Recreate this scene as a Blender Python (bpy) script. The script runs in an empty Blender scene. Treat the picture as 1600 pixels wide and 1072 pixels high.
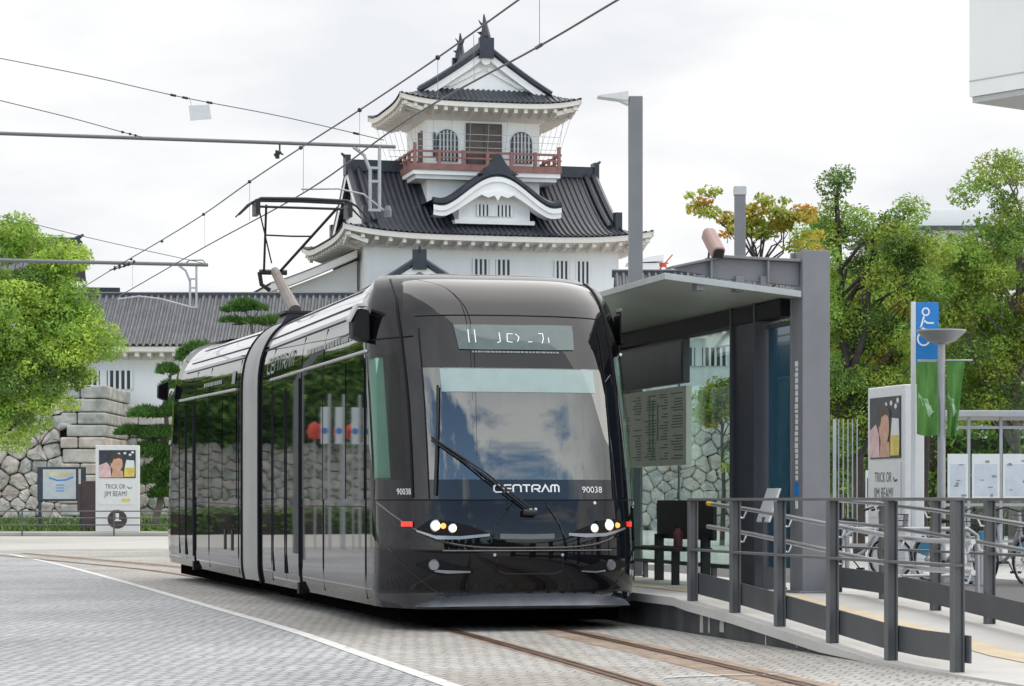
import bpy, bmesh, math, random
import numpy as np
from mathutils import Vector, Matrix, Euler
sin, cos, tan, pi = math.sin, math.cos, math.tan, math.pi
R = math.radians
sc = bpy.context.scene
COL = sc.collection

# ------------------------------------------------------------------ camera, sky, sun, exposure
EYE, F, HOR = 1.15, 4000.0, 783.0          # eye height, focal length in photo pixels, horizon row
cam_d = bpy.data.cameras.new('camera'); cam = bpy.data.objects.new('camera', cam_d); COL.objects.link(cam)
cam.location = (0, 0, EYE); cam.rotation_euler = (R(90), 0, 0)
cam_d.lens = 90; cam_d.sensor_width = 36; cam_d.shift_y = (HOR-536)/1600.0
cam_d.clip_start = 0.5; cam_d.clip_end = 3000
sc.camera = cam
sc.view_settings.view_transform = 'Standard'; sc.view_settings.look = 'None'
sc.view_settings.exposure = 0.97; sc.view_settings.gamma = 1
SUN_EL, SUN_AZ = R(55), R(50)             # azimuth clockwise from +Y
world = bpy.data.worlds.new("World"); sc.world = world; world.use_nodes = True
def build_world():
    nt = world.node_tree; N = nt.nodes; L = nt.links; N.clear()
    out = N.new('ShaderNodeOutputWorld')
    sky = N.new('ShaderNodeTexSky'); sky.sky_type = 'NISHITA'; sky.sun_disc = False
    sky.sun_elevation = SUN_EL; sky.sun_rotation = SUN_AZ; sky.air_density = 1.2; sky.dust_density = 0.6
    b1 = N.new('ShaderNodeBackground'); b1.inputs[1].default_value = 0.15; L.new(sky.outputs[0], b1.inputs[0])
    tc = N.new('ShaderNodeTexCoord'); sx = N.new('ShaderNodeSeparateXYZ'); L.new(tc.outputs['Generated'], sx.inputs[0])
    def mth(op, a, b=None, clamp=False):
        m = N.new('ShaderNodeMath'); m.operation = op; m.use_clamp = clamp
        for i, v in enumerate((a, b)):
            if v is None: continue
            if isinstance(v, (int, float)): m.inputs[i].default_value = v
            else: L.new(v, m.inputs[i])
        return m.outputs[0]
    zz = mth('ADD', mth('MAXIMUM', sx.outputs[2], 0.0), 0.22)
    cx = mth('DIVIDE', sx.outputs[0], zz); cy = mth('DIVIDE', sx.outputs[1], zz)
    cb = N.new('ShaderNodeCombineXYZ'); L.new(cx, cb.inputs[0]); L.new(cy, cb.inputs[1])
    n1 = N.new('ShaderNodeTexNoise'); n1.inputs['Scale'].default_value = 2.4; n1.inputs['Detail'].default_value = 7; n1.inputs['Roughness'].default_value = 0.58
    L.new(cb.outputs[0], n1.inputs['Vector'])
    n2 = N.new('ShaderNodeTexNoise'); n2.inputs['Scale'].default_value = 2.2; n2.inputs['Detail'].default_value = 5
    L.new(cb.outputs[0], n2.inputs['Vector'])
    bias = mth('MULTIPLY', mth('ADD', sx.outputs[1], 0.22), 0.55)            # thicker cloud over the castle, broken cloud behind the viewer
    bias = mth('ADD', bias, mth('MULTIPLY', mth('MAXIMUM', mth('SUBTRACT', sx.outputs[2], 0.56), 0.0), 2.0))   # closed again overhead
    cov = mth('ADD', n1.outputs[0], bias)
    mr = N.new('ShaderNodeMapRange'); mr.inputs[1].default_value = 0.17; mr.inputs[2].default_value = 0.30; L.new(cov, mr.inputs[0])
    cr = N.new('ShaderNodeValToRGB'); e = cr.color_ramp.elements
    e[0].position = 0.38; e[0].color = (0.545, 0.56, 0.585, 1); e[1].position = 0.58; e[1].color = (0.665, 0.665, 0.66, 1)
    L.new(n2.outputs[0], cr.inputs[0])
    b2 = N.new('ShaderNodeBackground'); L.new(mth('ADD', mth('MULTIPLY', mth('MAXIMUM', mth('SUBTRACT', -0.05, sx.outputs[1]), 0.0), 1.0), 0.80), b2.inputs[1]);   # sunlit cloud behind the viewer is brighter
    L.new(cr.outputs[0], b2.inputs[0])
    mx = N.new('ShaderNodeMixShader'); L.new(mr.outputs[0], mx.inputs[0]); L.new(b1.outputs[0], mx.inputs[1]); L.new(b2.outputs[0], mx.inputs[2])
    L.new(mx.outputs[0], out.inputs[0])
build_world()
sun_d = bpy.data.lights.new('sun', 'SUN'); sun_d.energy = 1.3; sun_d.angle = R(90); sun_d.color = (1, .96, .9)
sun = bpy.data.objects.new('sun', sun_d); COL.objects.link(sun)
sun.rotation_euler = Vector((-sin(SUN_AZ)*cos(SUN_EL), -cos(SUN_AZ)*cos(SUN_EL), -sin(SUN_EL))).to_track_quat('-Z', 'Y').to_euler()

# ------------------------------------------------------------------ helpers
TH = math.atan(0.2493)                     # the track's heading: everything beside the track is square to it
CT, ST = cos(TH), sin(TH)
def P2W(lx, ly, z=0.0): return Vector((lx*CT - ly*ST, lx*ST + ly*CT, z))
def W2P(X, Y): return (X*CT + Y*ST, -X*ST + Y*CT)
def at(px, py, Y): return Vector(((px-800)/F*Y, Y, EYE+(HOR-py)/F*Y))   # survey of a photo point whose distance is known

class MB:
    def __init__(s): s.v = []; s.f = []; s.m = []; s.cur = 0
    def add(s, vs, fs):
        o = len(s.v); s.v += [tuple(p) for p in vs]
        for f in fs: s.f.append(tuple(i+o for i in f)); s.m.append(s.cur)
        return s
    def box(s, x0, x1, y0, y1, z0, z1, M=None):
        vs = [Vector(p) for p in ((x0,y0,z0),(x1,y0,z0),(x1,y1,z0),(x0,y1,z0),(x0,y0,z1),(x1,y0,z1),(x1,y1,z1),(x0,y1,z1))]
        if M is not None: vs = [M @ p for p in vs]
        return s.add(vs, [(3,2,1,0),(4,5,6,7),(0,1,5,4),(1,2,6,5),(2,3,7,6),(3,0,4,7)])
    def quad(s, a, b, c, d): return s.add((a,b,c,d), [(0,1,2,3)])
    def poly(s, pts): return s.add(pts, [tuple(range(len(pts)))])
    def prism(s, pts, d):                  # closed solid from a planar outline pushed along d
        n = len(pts); d = Vector(d); a = [Vector(p) for p in pts]
        return s.add(a+[p+d for p in a], [tuple(range(n))[::-1], tuple(range(n, 2*n))]+[(i,(i+1)%n,n+(i+1)%n,n+i) for i in range(n)])
    def tube(s, pts, r, n=8, caps=True, squash=None):
        pts = [Vector(p) for p in pts]; k = len(pts)
        rs = r if isinstance(r, (list, tuple)) else [r]*k
        o = len(s.v); up = None
        for i, p in enumerate(pts):
            t = (pts[min(i+1,k-1)]-pts[max(i-1,0)]).normalized()
            if up is None:
                up = Vector((0,0,1)) if abs(t.z) < .95 else Vector((0,1,0))
            a = t.cross(up); a.normalize(); b = a.cross(t); up = b
            for j in range(n):
                q = 2*pi*j/n + pi/n
                s.v.append(tuple(p + a*cos(q)*rs[i] + b*sin(q)*rs[i]*(squash or 1)))
        for i in range(k-1):
            for j in range(n):
                s.f.append((o+i*n+j, o+i*n+(j+1)%n, o+(i+1)*n+(j+1)%n, o+(i+1)*n+j)); s.m.append(s.cur)
        if caps:
            s.f.append(tuple(o+j for j in range(n))[::-1]); s.m.append(s.cur)
            s.f.append(tuple(o+(k-1)*n+j for j in range(n))); s.m.append(s.cur)
        return s
    def bar(s, a, b, w, h):                # rectangular bar from a to b
        a, b = Vector(a), Vector(b); t = (b-a).normalized()
        up = Vector((0,0,1)) if abs(t.z) < .95 else Vector((0,1,0))
        x = t.cross(up).normalized()*w/2; y = x.cross(t).normalized()*h/2
        vs = [a-x-y, a+x-y, a+x+y, a-x+y, b-x-y, b+x-y, b+x+y, b-x+y]
        return s.add(vs, [(3,2,1,0),(4,5,6,7),(0,1,5,4),(1,2,6,5),(2,3,7,6),(3,0,4,7)])
    def lathe(s, prof, c=(0,0,0), n=20, axis='z'):
        o = len(s.v); c = Vector(c)
        for (r, z) in prof:
            for j in range(n):
                q = 2*pi*j/n
                p = Vector((r*cos(q), r*sin(q), z))
                if axis == 'x': p = Vector((p.z, p.x, p.y))
                if axis == 'y': p = Vector((p.x, p.z, p.y))
                s.v.append(tuple(c+p))
        for i in range(len(prof)-1):
            for j in range(n):
                s.f.append((o+i*n+j, o+i*n+(j+1)%n, o+(i+1)*n+(j+1)%n, o+(i+1)*n+j)); s.m.append(s.cur)
        return s
    def grid(s, rows, close=False):
        o = len(s.v); n = len(rows[0])
        for r in rows: s.v += [tuple(p) for p in r]
        for i in range(len(rows)-1):
            for j in range(n-1):
                s.f.append((o+i*n+j, o+i*n+j+1, o+(i+1)*n+j+1, o+(i+1)*n+j)); s.m.append(s.cur)
        return s
    def strip(s, pts, w, fn):              # flat mitred ribbon along a 2-D polyline, mapped to 3-D by fn(a, b)
        P = [Vector((p[0], p[1])) for p in pts]; n = len(P); L_, R_ = [], []
        for i in range(n):
            d0 = (P[i]-P[i-1]).normalized() if i > 0 else (P[1]-P[0]).normalized()
            d1 = (P[i+1]-P[i]).normalized() if i < n-1 else d0
            nn = Vector((-(d0.y+d1.y), d0.x+d1.x)); nn = nn.normalized() if nn.length > 1e-6 else Vector((-d0.y, d0.x))
            k = w/2/max(.45, nn.dot(Vector((-d0.y, d0.x))))
            L_.append(fn(P[i].x+nn.x*k, P[i].y+nn.y*k)); R_.append(fn(P[i].x-nn.x*k, P[i].y-nn.y*k))
        return s.grid([R_, L_])
    def build(s, name, mats, parent=None, smooth=False, angle=35, bevel=0, recalc=True):
        me = bpy.data.meshes.new(name); me.from_pydata(s.v, [], s.f)
        if not isinstance(mats, (list, tuple)): mats = [mats]
        for m in mats: me.materials.append(m)
        if len(mats) > 1: me.polygons.foreach_set('material_index', s.m)
        if recalc:
            bm = bmesh.new(); bm.from_mesh(me); bmesh.ops.recalc_face_normals(bm, faces=bm.faces); bm.to_mesh(me); bm.free()
        if smooth:
            me.polygons.foreach_set('use_smooth', [True]*len(me.polygons)); me.set_sharp_from_angle(angle=R(angle))
        me.update()
        o = bpy.data.objects.new(name, me); COL.objects.link(o)
        if parent is not None: o.parent = parent
        if bevel:
            b = o.modifiers.new('bevel', 'BEVEL'); b.width = bevel; b.segments = 2; b.limit_method = 'ANGLE'; b.angle_limit = R(40)
        return o
def tag(o, label=None, cat=None, group=None, kind=None):
    if label: o['label'] = label
    if cat: o['category'] = cat
    if group: o['group'] = group
    if kind: o['kind'] = kind
    return o
def thing(name, label, cat, loc=(0,0,0), rotz=0.0, group=None):
    o = bpy.data.objects.new(name, None); COL.objects.link(o); o.empty_display_size = .3
    o.location = loc; o.rotation_euler = (0, 0, rotz)
    return tag(o, label, cat, group)
def copy_tree(o, parent=None):
    c = o.copy(); COL.objects.link(c); c.parent = parent
    for ch in o.children: copy_tree(ch, c)
    return c
def struct(mb, name, mat, **k):
    return tag(mb.build(name, mat, **k), kind='structure')
def lerp(a, b, t): return a+(b-a)*t
def interp(tab, x, k=1):                   # Catmull-Rom through a table of (x, ..., value at column k)
    n = len(tab)
    if x <= tab[0][0]: return tab[0][k]
    if x >= tab[-1][0]: return tab[-1][k]
    i = max(j for j in range(n-1) if tab[j][0] <= x)
    x0, x1 = tab[i][0], tab[i+1][0]; t = (x-x0)/(x1-x0)
    def slope(j):
        a, b = max(j-1, 0), min(j+1, n-1)
        return (tab[b][k]-tab[a][k])/(tab[b][0]-tab[a][0])
    m0, m1 = slope(i)*(x1-x0), slope(i+1)*(x1-x0); p0, p1 = tab[i][k], tab[i+1][k]
    return (2*t**3-3*t*t+1)*p0+(t**3-2*t*t+t)*m0+(-2*t**3+3*t*t)*p1+(t**3-t*t)*m1

LET = {'C': [[(1,1),(.22,1),(0,.8),(0,.2),(.22,0),(1,0)]],
       'E': [[(1,1),(.22,1),(0,.8),(0,.2),(.22,0),(1,0)], [(.3,.5),(1,.5)]],
       'N': [[(0,0),(0,.8),(.2,1),(.8,1),(1,.8),(1,0)]],
       'T': [[(0,1),(1,1)], [(.5,.9),(.5,0)]],
       'R': [[(0,0),(0,.8),(.2,1),(.8,1),(1,.85),(1,.6),(.8,.45),(.25,.45)], [(.6,.38),(1,0)]],
       'A': [[(0,0),(.5,1),(1,0)]],
       'M': [[(0,0),(0,.8),(.2,1),(.8,1),(1,.8),(1,0)], [(.5,.9),(.5,0)]]}
def logo(mb, word, a0, a1, b0, b1, w, fn, gap=.22):
    k = len(word); cw = (a1-a0)/(k+gap*(k-1))
    for i, ch in enumerate(word):
        x0 = a0+i*cw*(1+gap)
        for st in LET[ch]:
            mb.strip([(x0+p[0]*cw, lerp(b0, b1, p[1])) for p in st], w, fn)
_font_cache = {}
def text_on(mb, s, a, b, h, fn, sx=1.0, align='L', maxw=None):   # flat lettering, height h, mapped to a surface by fn(a, b)
    if s not in _font_cache:
        cu = bpy.data.curves.new('t', 'FONT'); cu.body = s; cu.size = 1; cu.resolution_u = 3
        ob = bpy.data.objects.new('t', cu); COL.objects.link(ob); dg = bpy.context.evaluated_depsgraph_get()
        me = bpy.data.meshes.new_from_object(ob.evaluated_get(dg))
        _font_cache[s] = ([tuple(v.co) for v in me.vertices], [tuple(p.vertices) for p in me.polygons])
        bpy.data.objects.remove(ob); bpy.data.curves.remove(cu); bpy.data.meshes.remove(me)
    vs, fs = _font_cache[s]
    w = max(v[0] for v in vs); k = h/.7
    if maxw: sx = maxw/(w*k)
    off = 0 if align == 'L' else -w*k*sx/2
    mb.add([fn(a+off+v[0]*k*sx, b+v[1]*k) for v in vs], fs)
# ------------------------------------------------------------------ materials
def nodes_of(name):
    m = bpy.data.materials.new(name); m.use_nodes = True
    nt = m.node_tree; return m, nt, nt.nodes, nt.links, nt.nodes['Principled BSDF']
def pm(name, col, rough=.6, metal=0.0, var=.12, scale=6.0, bump=0.0, bscale=40.0, coat=0.0, coat_ior=1.5, emit=None, es=0.0, spec=None, detail=5, stretch=None, bdist=.02):
    m, nt, N, L, b = nodes_of(name)
    b.inputs['Roughness'].default_value = rough; b.inputs['Metallic'].default_value = metal
    b.inputs['Base Color'].default_value = (*col, 1)
    if spec is not None: b.inputs['Specular IOR Level'].default_value = spec
    if coat: b.inputs['Coat Weight'].default_value = coat; b.inputs['Coat Roughness'].default_value = .02; b.inputs['Coat IOR'].default_value = coat_ior
    if emit: b.inputs['Emission Color'].default_value = (*emit, 1); b.inputs['Emission Strength'].default_value = es
    tc = N.new('ShaderNodeTexCoord'); vec = tc.outputs['Object']
    if stretch:
        mp = N.new('ShaderNodeMapping'); mp.inputs['Scale'].default_value = stretch; L.new(vec, mp.inputs[0]); vec = mp.outputs[0]
    if var:
        n = N.new('ShaderNodeTexNoise'); n.inputs['Scale'].default_value = scale; n.inputs['Detail'].default_value = detail; n.inputs['Roughness'].default_value = .6
        L.new(vec, n.inputs['Vector'])
        cr = N.new('ShaderNodeValToRGB'); e = cr.color_ramp.elements
        e[0].position = .3; e[1].position = .7
        e[0].color = (*[max(0, c*(1-var)) for c in col], 1); e[1].color = (*[min(1, c*(1+var)) for c in col], 1)
        L.new(n.outputs[0], cr.inputs[0]); L.new(cr.outputs[0], b.inputs['Base Color'])
    if bump:
        n = N.new('ShaderNodeTexNoise'); n.inputs['Scale'].default_value = bscale; n.inputs['Detail'].default_value = 4
        L.new(vec, n.inputs['Vector'])
        bp = N.new('ShaderNodeBump'); bp.inputs['Strength'].default_value = bump; bp.inputs['Distance'].default_value = bdist
        L.new(n.outputs[0], bp.inputs['Height']); L.new(bp.outputs[0], b.inputs['Normal'])
    return m
def glass_mat(name, tint, ior=1.5, rough=0.0):
    m = bpy.data.materials.new(name); m.use_nodes = True; nt = m.node_tree; N = nt.nodes; L = nt.links; N.clear()
    out = N.new('ShaderNodeOutputMaterial'); tr = N.new('ShaderNodeBsdfTransparent'); tr.inputs[0].default_value = (*tint, 1)
    gl = N.new('ShaderNodeBsdfGlossy'); gl.inputs['Roughness'].default_value = rough; gl.inputs[0].default_value = (.97, 1, .98, 1)
    lw = N.new('ShaderNodeFresnel'); lw.inputs[0].default_value = ior
    # the pane is a thin solid: use the same curve from both sides
    geo = N.new('ShaderNodeNewGeometry'); mxi = N.new('ShaderNodeMix'); mxi.data_type = 'FLOAT'
    L.new(geo.outputs['Backfacing'], mxi.inputs[0]); mxi.inputs[2].default_value = ior; mxi.inputs[3].default_value = 1.0/ior
    inv = N.new('ShaderNodeMath'); inv.operation = 'MULTIPLY'; inv.inputs[1].default_value = 1.0
    L.new(mxi.outputs[0], lw.inputs[0])
    mx = N.new('ShaderNodeMixShader'); L.new(lw.outputs[0], mx.inputs[0]); L.new(tr.outputs[0], mx.inputs[1]); L.new(gl.outputs[0], mx.inputs[2])
    L.new(mx.outputs[0], out.inputs[0]); return m
def brick_mat(name, c1, c2, mortar, bw, bh, msize=.008, rough=.75, rot=0.0, stain=.15, stain_scale=.35, bump=.25, tint=None, warp=0.0):
    m, nt, N, L, b = nodes_of(name)
    tc = N.new('ShaderNodeTexCoord'); mp = N.new('ShaderNodeMapping'); mp.inputs['Rotation'].default_value = (0, 0, rot); L.new(tc.outputs['Object'], mp.inputs[0])
    br = N.new('ShaderNodeTexBrick'); nd = N.new('ShaderNodeTexNoise'); nd.inputs['Scale'].default_value = 1.7; nd.inputs['Detail'].default_value = 6; L.new(mp.outputs[0], nd.inputs['Vector']); va = N.new('ShaderNodeVectorMath'); va.operation = 'MULTIPLY_ADD'; va.inputs[1].default_value = (warp, warp, 0); L.new(nd.outputs['Color'], va.inputs[0]); L.new(mp.outputs[0], va.inputs[2]); L.new(va.outputs[0], br.inputs[0])
    br.inputs['Color1'].default_value = (*c1, 1); br.inputs['Color2'].default_value = (*c2, 1); br.inputs['Mortar'].default_value = (*mortar, 1)
    br.inputs['Scale'].default_value = 1; br.inputs['Brick Width'].default_value = bw; br.inputs['Row Height'].default_value = bh
    br.inputs['Mortar Size'].default_value = msize; br.inputs['Mortar Smooth'].default_value = .3; br.inputs['Bias'].default_value = 0
    n = N.new('ShaderNodeTexNoise'); n.inputs['Scale'].default_value = stain_scale; n.inputs['Detail'].default_value = 8; n.inputs['Roughness'].default_value = .65; L.new(tc.outputs['Object'], n.inputs['Vector'])
    cr = N.new('ShaderNodeValToRGB'); e = cr.color_ramp.elements; e[0].position = .33; e[1].position = .67
    t = tint or (1, 1, 1)
    e[0].color = (*[(1-stain)*q for q in t], 1); e[1].color = (1+stain, 1+stain, 1+stain, 1)
    L.new(n.outputs[0], cr.inputs[0])
    n3 = N.new('ShaderNodeTexNoise'); n3.inputs['Scale'].default_value = 9; n3.inputs['Detail'].default_value = 4; L.new(tc.outputs['Object'], n3.inputs['Vector'])
    cr3 = N.new('ShaderNodeValToRGB'); e = cr3.color_ramp.elements; e[0].position = .3; e[1].position = .7; e[0].color = (.8, .8, .8, 1); e[1].color = (1.15, 1.15, 1.15, 1); L.new(n3.outputs[0], cr3.inputs[0])
    def mul(a, c):
        x = N.new('ShaderNodeMix'); x.data_type = 'RGBA'; x.blend_type = 'MULTIPLY'; x.inputs[0].default_value = 1; L.new(a, x.inputs[6]); L.new(c, x.inputs[7]); return x.outputs[2]
    L.new(mul(mul(br.outputs[0], cr.outputs[0]), cr3.outputs[0]), b.inputs['Base Color'])
    b.inputs['Roughness'].default_value = rough
    bp = N.new('ShaderNodeBump'); bp.invert = True; bp.inputs['Strength'].default_value = bump; bp.inputs['Distance'].default_value = .01
    L.new(br.outputs[1], bp.inputs['Height']); L.new(bp.outputs[0], b.inputs['Normal'])
    return m
def leaf_mat(name, col, trans=.35):
    m = bpy.data.materials.new(name); m.use_nodes = True; nt = m.node_tree; N = nt.nodes; L = nt.links; N.clear()
    out = N.new('ShaderNodeOutputMaterial'); d = N.new('ShaderNodeBsdfDiffuse'); t = N.new('ShaderNodeBsdfTranslucent'); g = N.new('ShaderNodeBsdfGlossy')
    g.inputs['Roughness'].default_value = .45; g.inputs[0].default_value = (1, 1, 1, 1)
    tc = N.new('ShaderNodeTexCoord'); n = N.new('ShaderNodeTexNoise'); n.inputs['Scale'].default_value = 2.2; n.inputs['Detail'].default_value = 6; L.new(tc.outputs['Object'], n.inputs['Vector'])
    cr = N.new('ShaderNodeValToRGB'); e = cr.color_ramp.elements; e[0].position = .32; e[1].position = .68
    e[0].color = (*[c*.65 for c in col], 1); e[1].color = (*[c*1.35 for c in col], 1); L.new(n.outputs[0], cr.inputs[0])
    L.new(cr.outputs[0], d.inputs[0]); L.new(cr.outputs[0], t.inputs[0])
    m1 = N.new('ShaderNodeMixShader'); m1.inputs[0].default_value = trans; L.new(d.outputs[0], m1.inputs[1]); L.new(t.outputs[0], m1.inputs[2])
    m2 = N.new('ShaderNodeMixShader'); m2.inputs[0].default_value = .015; L.new(m1.outputs[0], m2.inputs[1]); L.new(g.outputs[0], m2.inputs[2])
    L.new(m2.outputs[0], out.inputs[0]); return m
M = {}
M['setts'] = brick_mat('blue_grey_setts', (.40,.405,.415), (.335,.34,.35), (.16,.16,.165), .11, .19, .013, rot=R(17), stain=.20, bump=.08, warp=.16)
M['setts_warm'] = brick_mat('warm_grey_setts', (.39,.38,.365), (.335,.328,.316), (.20,.195,.185), .11, .19, .011, rot=TH, stain=.24, bump=.08, warp=.12, tint=(1,.93,.85))
M['concrete'] = pm('pale_concrete', (.42,.40,.37), .85, var=.14, scale=.8, bump=.15, detail=8)
M['far_road'] = pm('pale_road', (.45,.435,.41), .9, var=.08, scale=.5, detail=8)
M['plaza'] = brick_mat('pale_plaza_paving', (.44,.43,.42), (.49,.48,.465), (.33,.32,.31), .6, .3, .008, rot=TH, stain=.1)
M['ramp'] = pm('ramp_concrete', (.50,.485,.46), .8, var=.12, scale=1.3, bump=.1, detail=8)
M['curb'] = pm('dark_shaded_curb', (.055,.058,.062), .55, var=.5, scale=3, bump=.3, stretch=(1, 1, .35))  # dark concrete, with the shade under the platform lip put into the colour
M['tactile'] = pm('buff_tactile_paving', (.58,.48,.34), .8, var=.15, scale=3, bump=.3, bscale=25)
M['rust'] = pm('rust_stain', (.39,.275,.19), .85, var=.35, scale=2.0, detail=8)
def patchy(m, lo, hi, scale):
    nt = m.node_tree; N = nt.nodes; L = nt.links; b = N['Principled BSDF']; tc = N.new('ShaderNodeTexCoord'); n = N.new('ShaderNodeTexNoise'); n.inputs['Scale'].default_value = scale; n.inputs['Detail'].default_value = 8; n.inputs['Roughness'].default_value = .7
    L.new(tc.outputs['Object'], n.inputs['Vector']); r = N.new('ShaderNodeMapRange'); r.inputs[1].default_value = lo; r.inputs[2].default_value = hi; L.new(n.outputs[0], r.inputs[0]); L.new(r.outputs[0], b.inputs['Alpha'])
patchy(M['rust'], .25, .68, 1.6)
M['rail'] = pm('worn_rail_steel', (.14,.07,.045), .45, .5, var=.3, scale=4)
M['white_line'] = pm('worn_white_line', (.60,.60,.585), .8, var=.16, scale=5, detail=9); patchy(M['white_line'], .28, .40, 6)
M['asphalt'] = pm('asphalt', (.10,.10,.10), .9, var=.2, scale=3, bump=.2)
M['paint'] = pm('black_tram_paint', (.006,.006,.009), .3, var=.1, scale=2, coat=1.0, coat_ior=1.53, spec=0.0)
M['paint_low'] = pm('black_fascia_paint', (.005,.005,.007), .3, var=.1, scale=2, coat=1.0, coat_ior=1.42, spec=0.0)
M['roof_panel'] = pm('silver_roof_panel', (.72,.73,.75), .25, .5, var=.05, scale=2, coat=.6)
M['paint_side'] = pm('black_tram_side_paint', (.010,.010,.012), .3, var=.1, scale=2, coat=1.0, coat_ior=3.1, spec=0.0)
M['dark_trim'] = pm('matt_black_trim', (.008,.008,.010), .5, var=.1, spec=.15)
M['under'] = pm('black_underframe', (.004,.004,.004), .9, var=.1, spec=0.0)
M['badge'] = pm('dull_grey_badge', (.13,.13,.135), .5, var=.05)
M['tram_glass'] = glass_mat('windscreen_glass', (.20,.28,.27), 2.35)
M['cab_glass'] = glass_mat('cab_glass', (.45,.62,.55), 1.38)
M['side_glass'] = pm('dark_tinted_glass', (.006,.011,.008), .08, var=.1, coat=1.0, coat_ior=3.6, spec=0.0)
M['silver'] = pm('brushed_silver', (.62,.63,.64), .3, .9, var=.08)
M['light_grey'] = pm('light_grey_plastic', (.50,.50,.49), .5, var=.06)
M['gangway'] = pm('grey_gangway_rubber', (.32,.315,.305), .45, var=.08, scale=3)
M['white_text'] = pm('white_lettering', (.80,.80,.80), .5, var=.03)
M['grey_text'] = pm('grey_lettering', (.22,.24,.235), .5, var=.03)
M['cab_green'] = pm('pale_green_cab_panel', (.42,.58,.50), .6, var=.06)
M['blind'] = pm('frosted_sun_strip', (.27,.36,.345), .2, var=.06, coat=.8)
M['cab_dark'] = pm('dark_cab_interior', (.05,.06,.06), .6, var=.2)
M['headlamp'] = pm('lit_headlamp', (.9,.85,.7), .3, var=0, emit=(1,.78,.48), es=.85)
M['amber'] = pm('amber_lens', (.75,.30,.05), .25, var=0, emit=(1,.4,.08), es=.7)
M['red_lens'] = pm('red_lens', (.55,.03,.02), .25, var=0, emit=(1,.05,.03), es=.35)
M['lens'] = pm('clear_lamp_lens', (.30,.31,.32), .15, .6, var=.05)
M['sign_glass'] = pm('display_glass', (.085,.12,.12), .15, var=.12, scale=12, coat=1, coat_ior=1.5, spec=.1)
M['frit'] = pm('windscreen_border_glass', (.006,.008,.010), .2, var=.1, coat=1, coat_ior=1.6, spec=0.0)
M['led'] = pm('white_led', (.8,.82,.76), .4, var=0, emit=(.9,.95,.85), es=.12)
M['steel_grey'] = pm('grey_painted_steel', (.205,.205,.215), .5, var=.08, scale=3, spec=.4)
M['steel_dark'] = pm('dark_grey_painted_steel', (.062,.065,.075), .5, var=.1, scale=3)
M['rail_grey'] = pm('railing_paint', (.115,.117,.12), .5, var=.10, scale=5)
M['kick'] = pm('railing_plate_paint', (.075,.08,.085), .5, var=.12, scale=3)
M['stainless'] = pm('stainless_tube', (.62,.63,.65), .28, .9, var=.05)
M['yellow'] = pm('yellow_cap', (.70,.42,.05), .5, var=.05)
M['canopy'] = pm('canopy_aluminium', (.42,.44,.43), .4, .3, var=.06)
M['soffit'] = pm('canopy_soffit', (.52,.55,.50), .35, 0, var=.08, scale=1.2)
M['shelter_glass'] = glass_mat('shelter_glass', (.80,.90,.87), 1.5)
M['thin_glass'] = glass_mat('bus_shelter_glass', (.75,.84,.82), 1.5)
M['blue_panel'] = pm('deep_blue_panel', (.018,.10,.165), .25, var=.3, scale=2.5, coat=.6, coat_ior=1.5, stretch=(1,1,.5))
M['screen'] = pm('dark_screen', (.025,.03,.05), .35, var=.3, spec=.3)
M['timetable'] = pm('timetable_paper', (.62,.64,.54), .6, var=.06, scale=5)
M['ink'] = pm('faded_ink', (.20,.24,.20), .7, var=.1)
M['ink_green'] = pm('green_ink', (.16,.36,.22), .7, var=.1)
M['plaster'] = pm('white_castle_plaster', (.86,.855,.84), .9, var=.05, scale=1.1, bump=.04, detail=9, stretch=(1,1,.18))
M['plaster_warm'] = pm('cream_plaster', (.74,.70,.64), .9, var=.05, scale=.6)
M['tile'] = pm('dark_roof_tile', (.022,.027,.039), .42, var=.35, scale=3.0, detail=7)
M['tile_light'] = pm('grey_roof_tile', (.085,.089,.10), .45, var=.3, scale=2.0, detail=7)
M['window_dark'] = pm('dark_window', (.02,.024,.03), .3, var=.1)
M['window_bar'] = pm('pale_window_bar', (.55,.56,.56), .7, var=.05)
M['door_brown'] = pm('weathered_door', (.125,.10,.088), .8, var=.2, scale=3)
M['red_wood'] = pm('faded_red_wood', (.27,.135,.12), .75, var=.2, scale=3)
M['stone'] = pm('pale_wall_stone', (.52,.475,.435), .9, var=.36, scale=1.3, bump=.5, bscale=4, detail=9, bdist=.06)
M['stone_pink'] = pm('pinkish_wall_stone', (.52,.445,.40), .9, var=.35, scale=1.6, bump=.5, bscale=4, detail=9, bdist=.06)
M['stone_grey'] = pm('greyish_wall_stone', (.41,.40,.375), .9, var=.42, scale=1.9, bump=.5, bscale=5, detail=9, bdist=.06)
M['lip_grey'] = pm('grey_lamp_trim', (.30,.31,.32), .3, .6, var=.05)
M['lip'] = pm('apron_sky_sheen', (.15,.165,.19), .32, .8, var=.25, scale=3)  # blue-grey metal tone holds the sky sheen of the lip
M['stone_gap'] = pm('wall_joint_earth', (.035,.032,.028), .95, var=.3)
M['grass'] = pm('grass', (.085,.15,.030), .9, var=.45, scale=3.0, bump=.5, bscale=30, detail=8)
M['totem'] = pm('pale_totem_panel', (.66,.66,.66), .5, var=.04)
M['totem_side'] = pm('grey_totem_side', (.50,.50,.53), .5, var=.04)
M['brown'] = pm('dark_brown_panel', (.055,.038,.040), .6, var=.15)
M['navy'] = pm('navy_frame', (.03,.04,.06), .5, var=.1)
M['map'] = pm('faded_map', (.50,.54,.58), .5, var=.10, scale=5)
M['map2'] = pm('faded_map_colour', (.55,.53,.38), .5, var=.2, scale=4)
M['poster_dark'] = pm('poster_night', (.03,.04,.055), .4, var=.5, scale=6)
M['skin'] = pm('poster_skin', (.55,.32,.22), .5, var=.15, scale=6)
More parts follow.
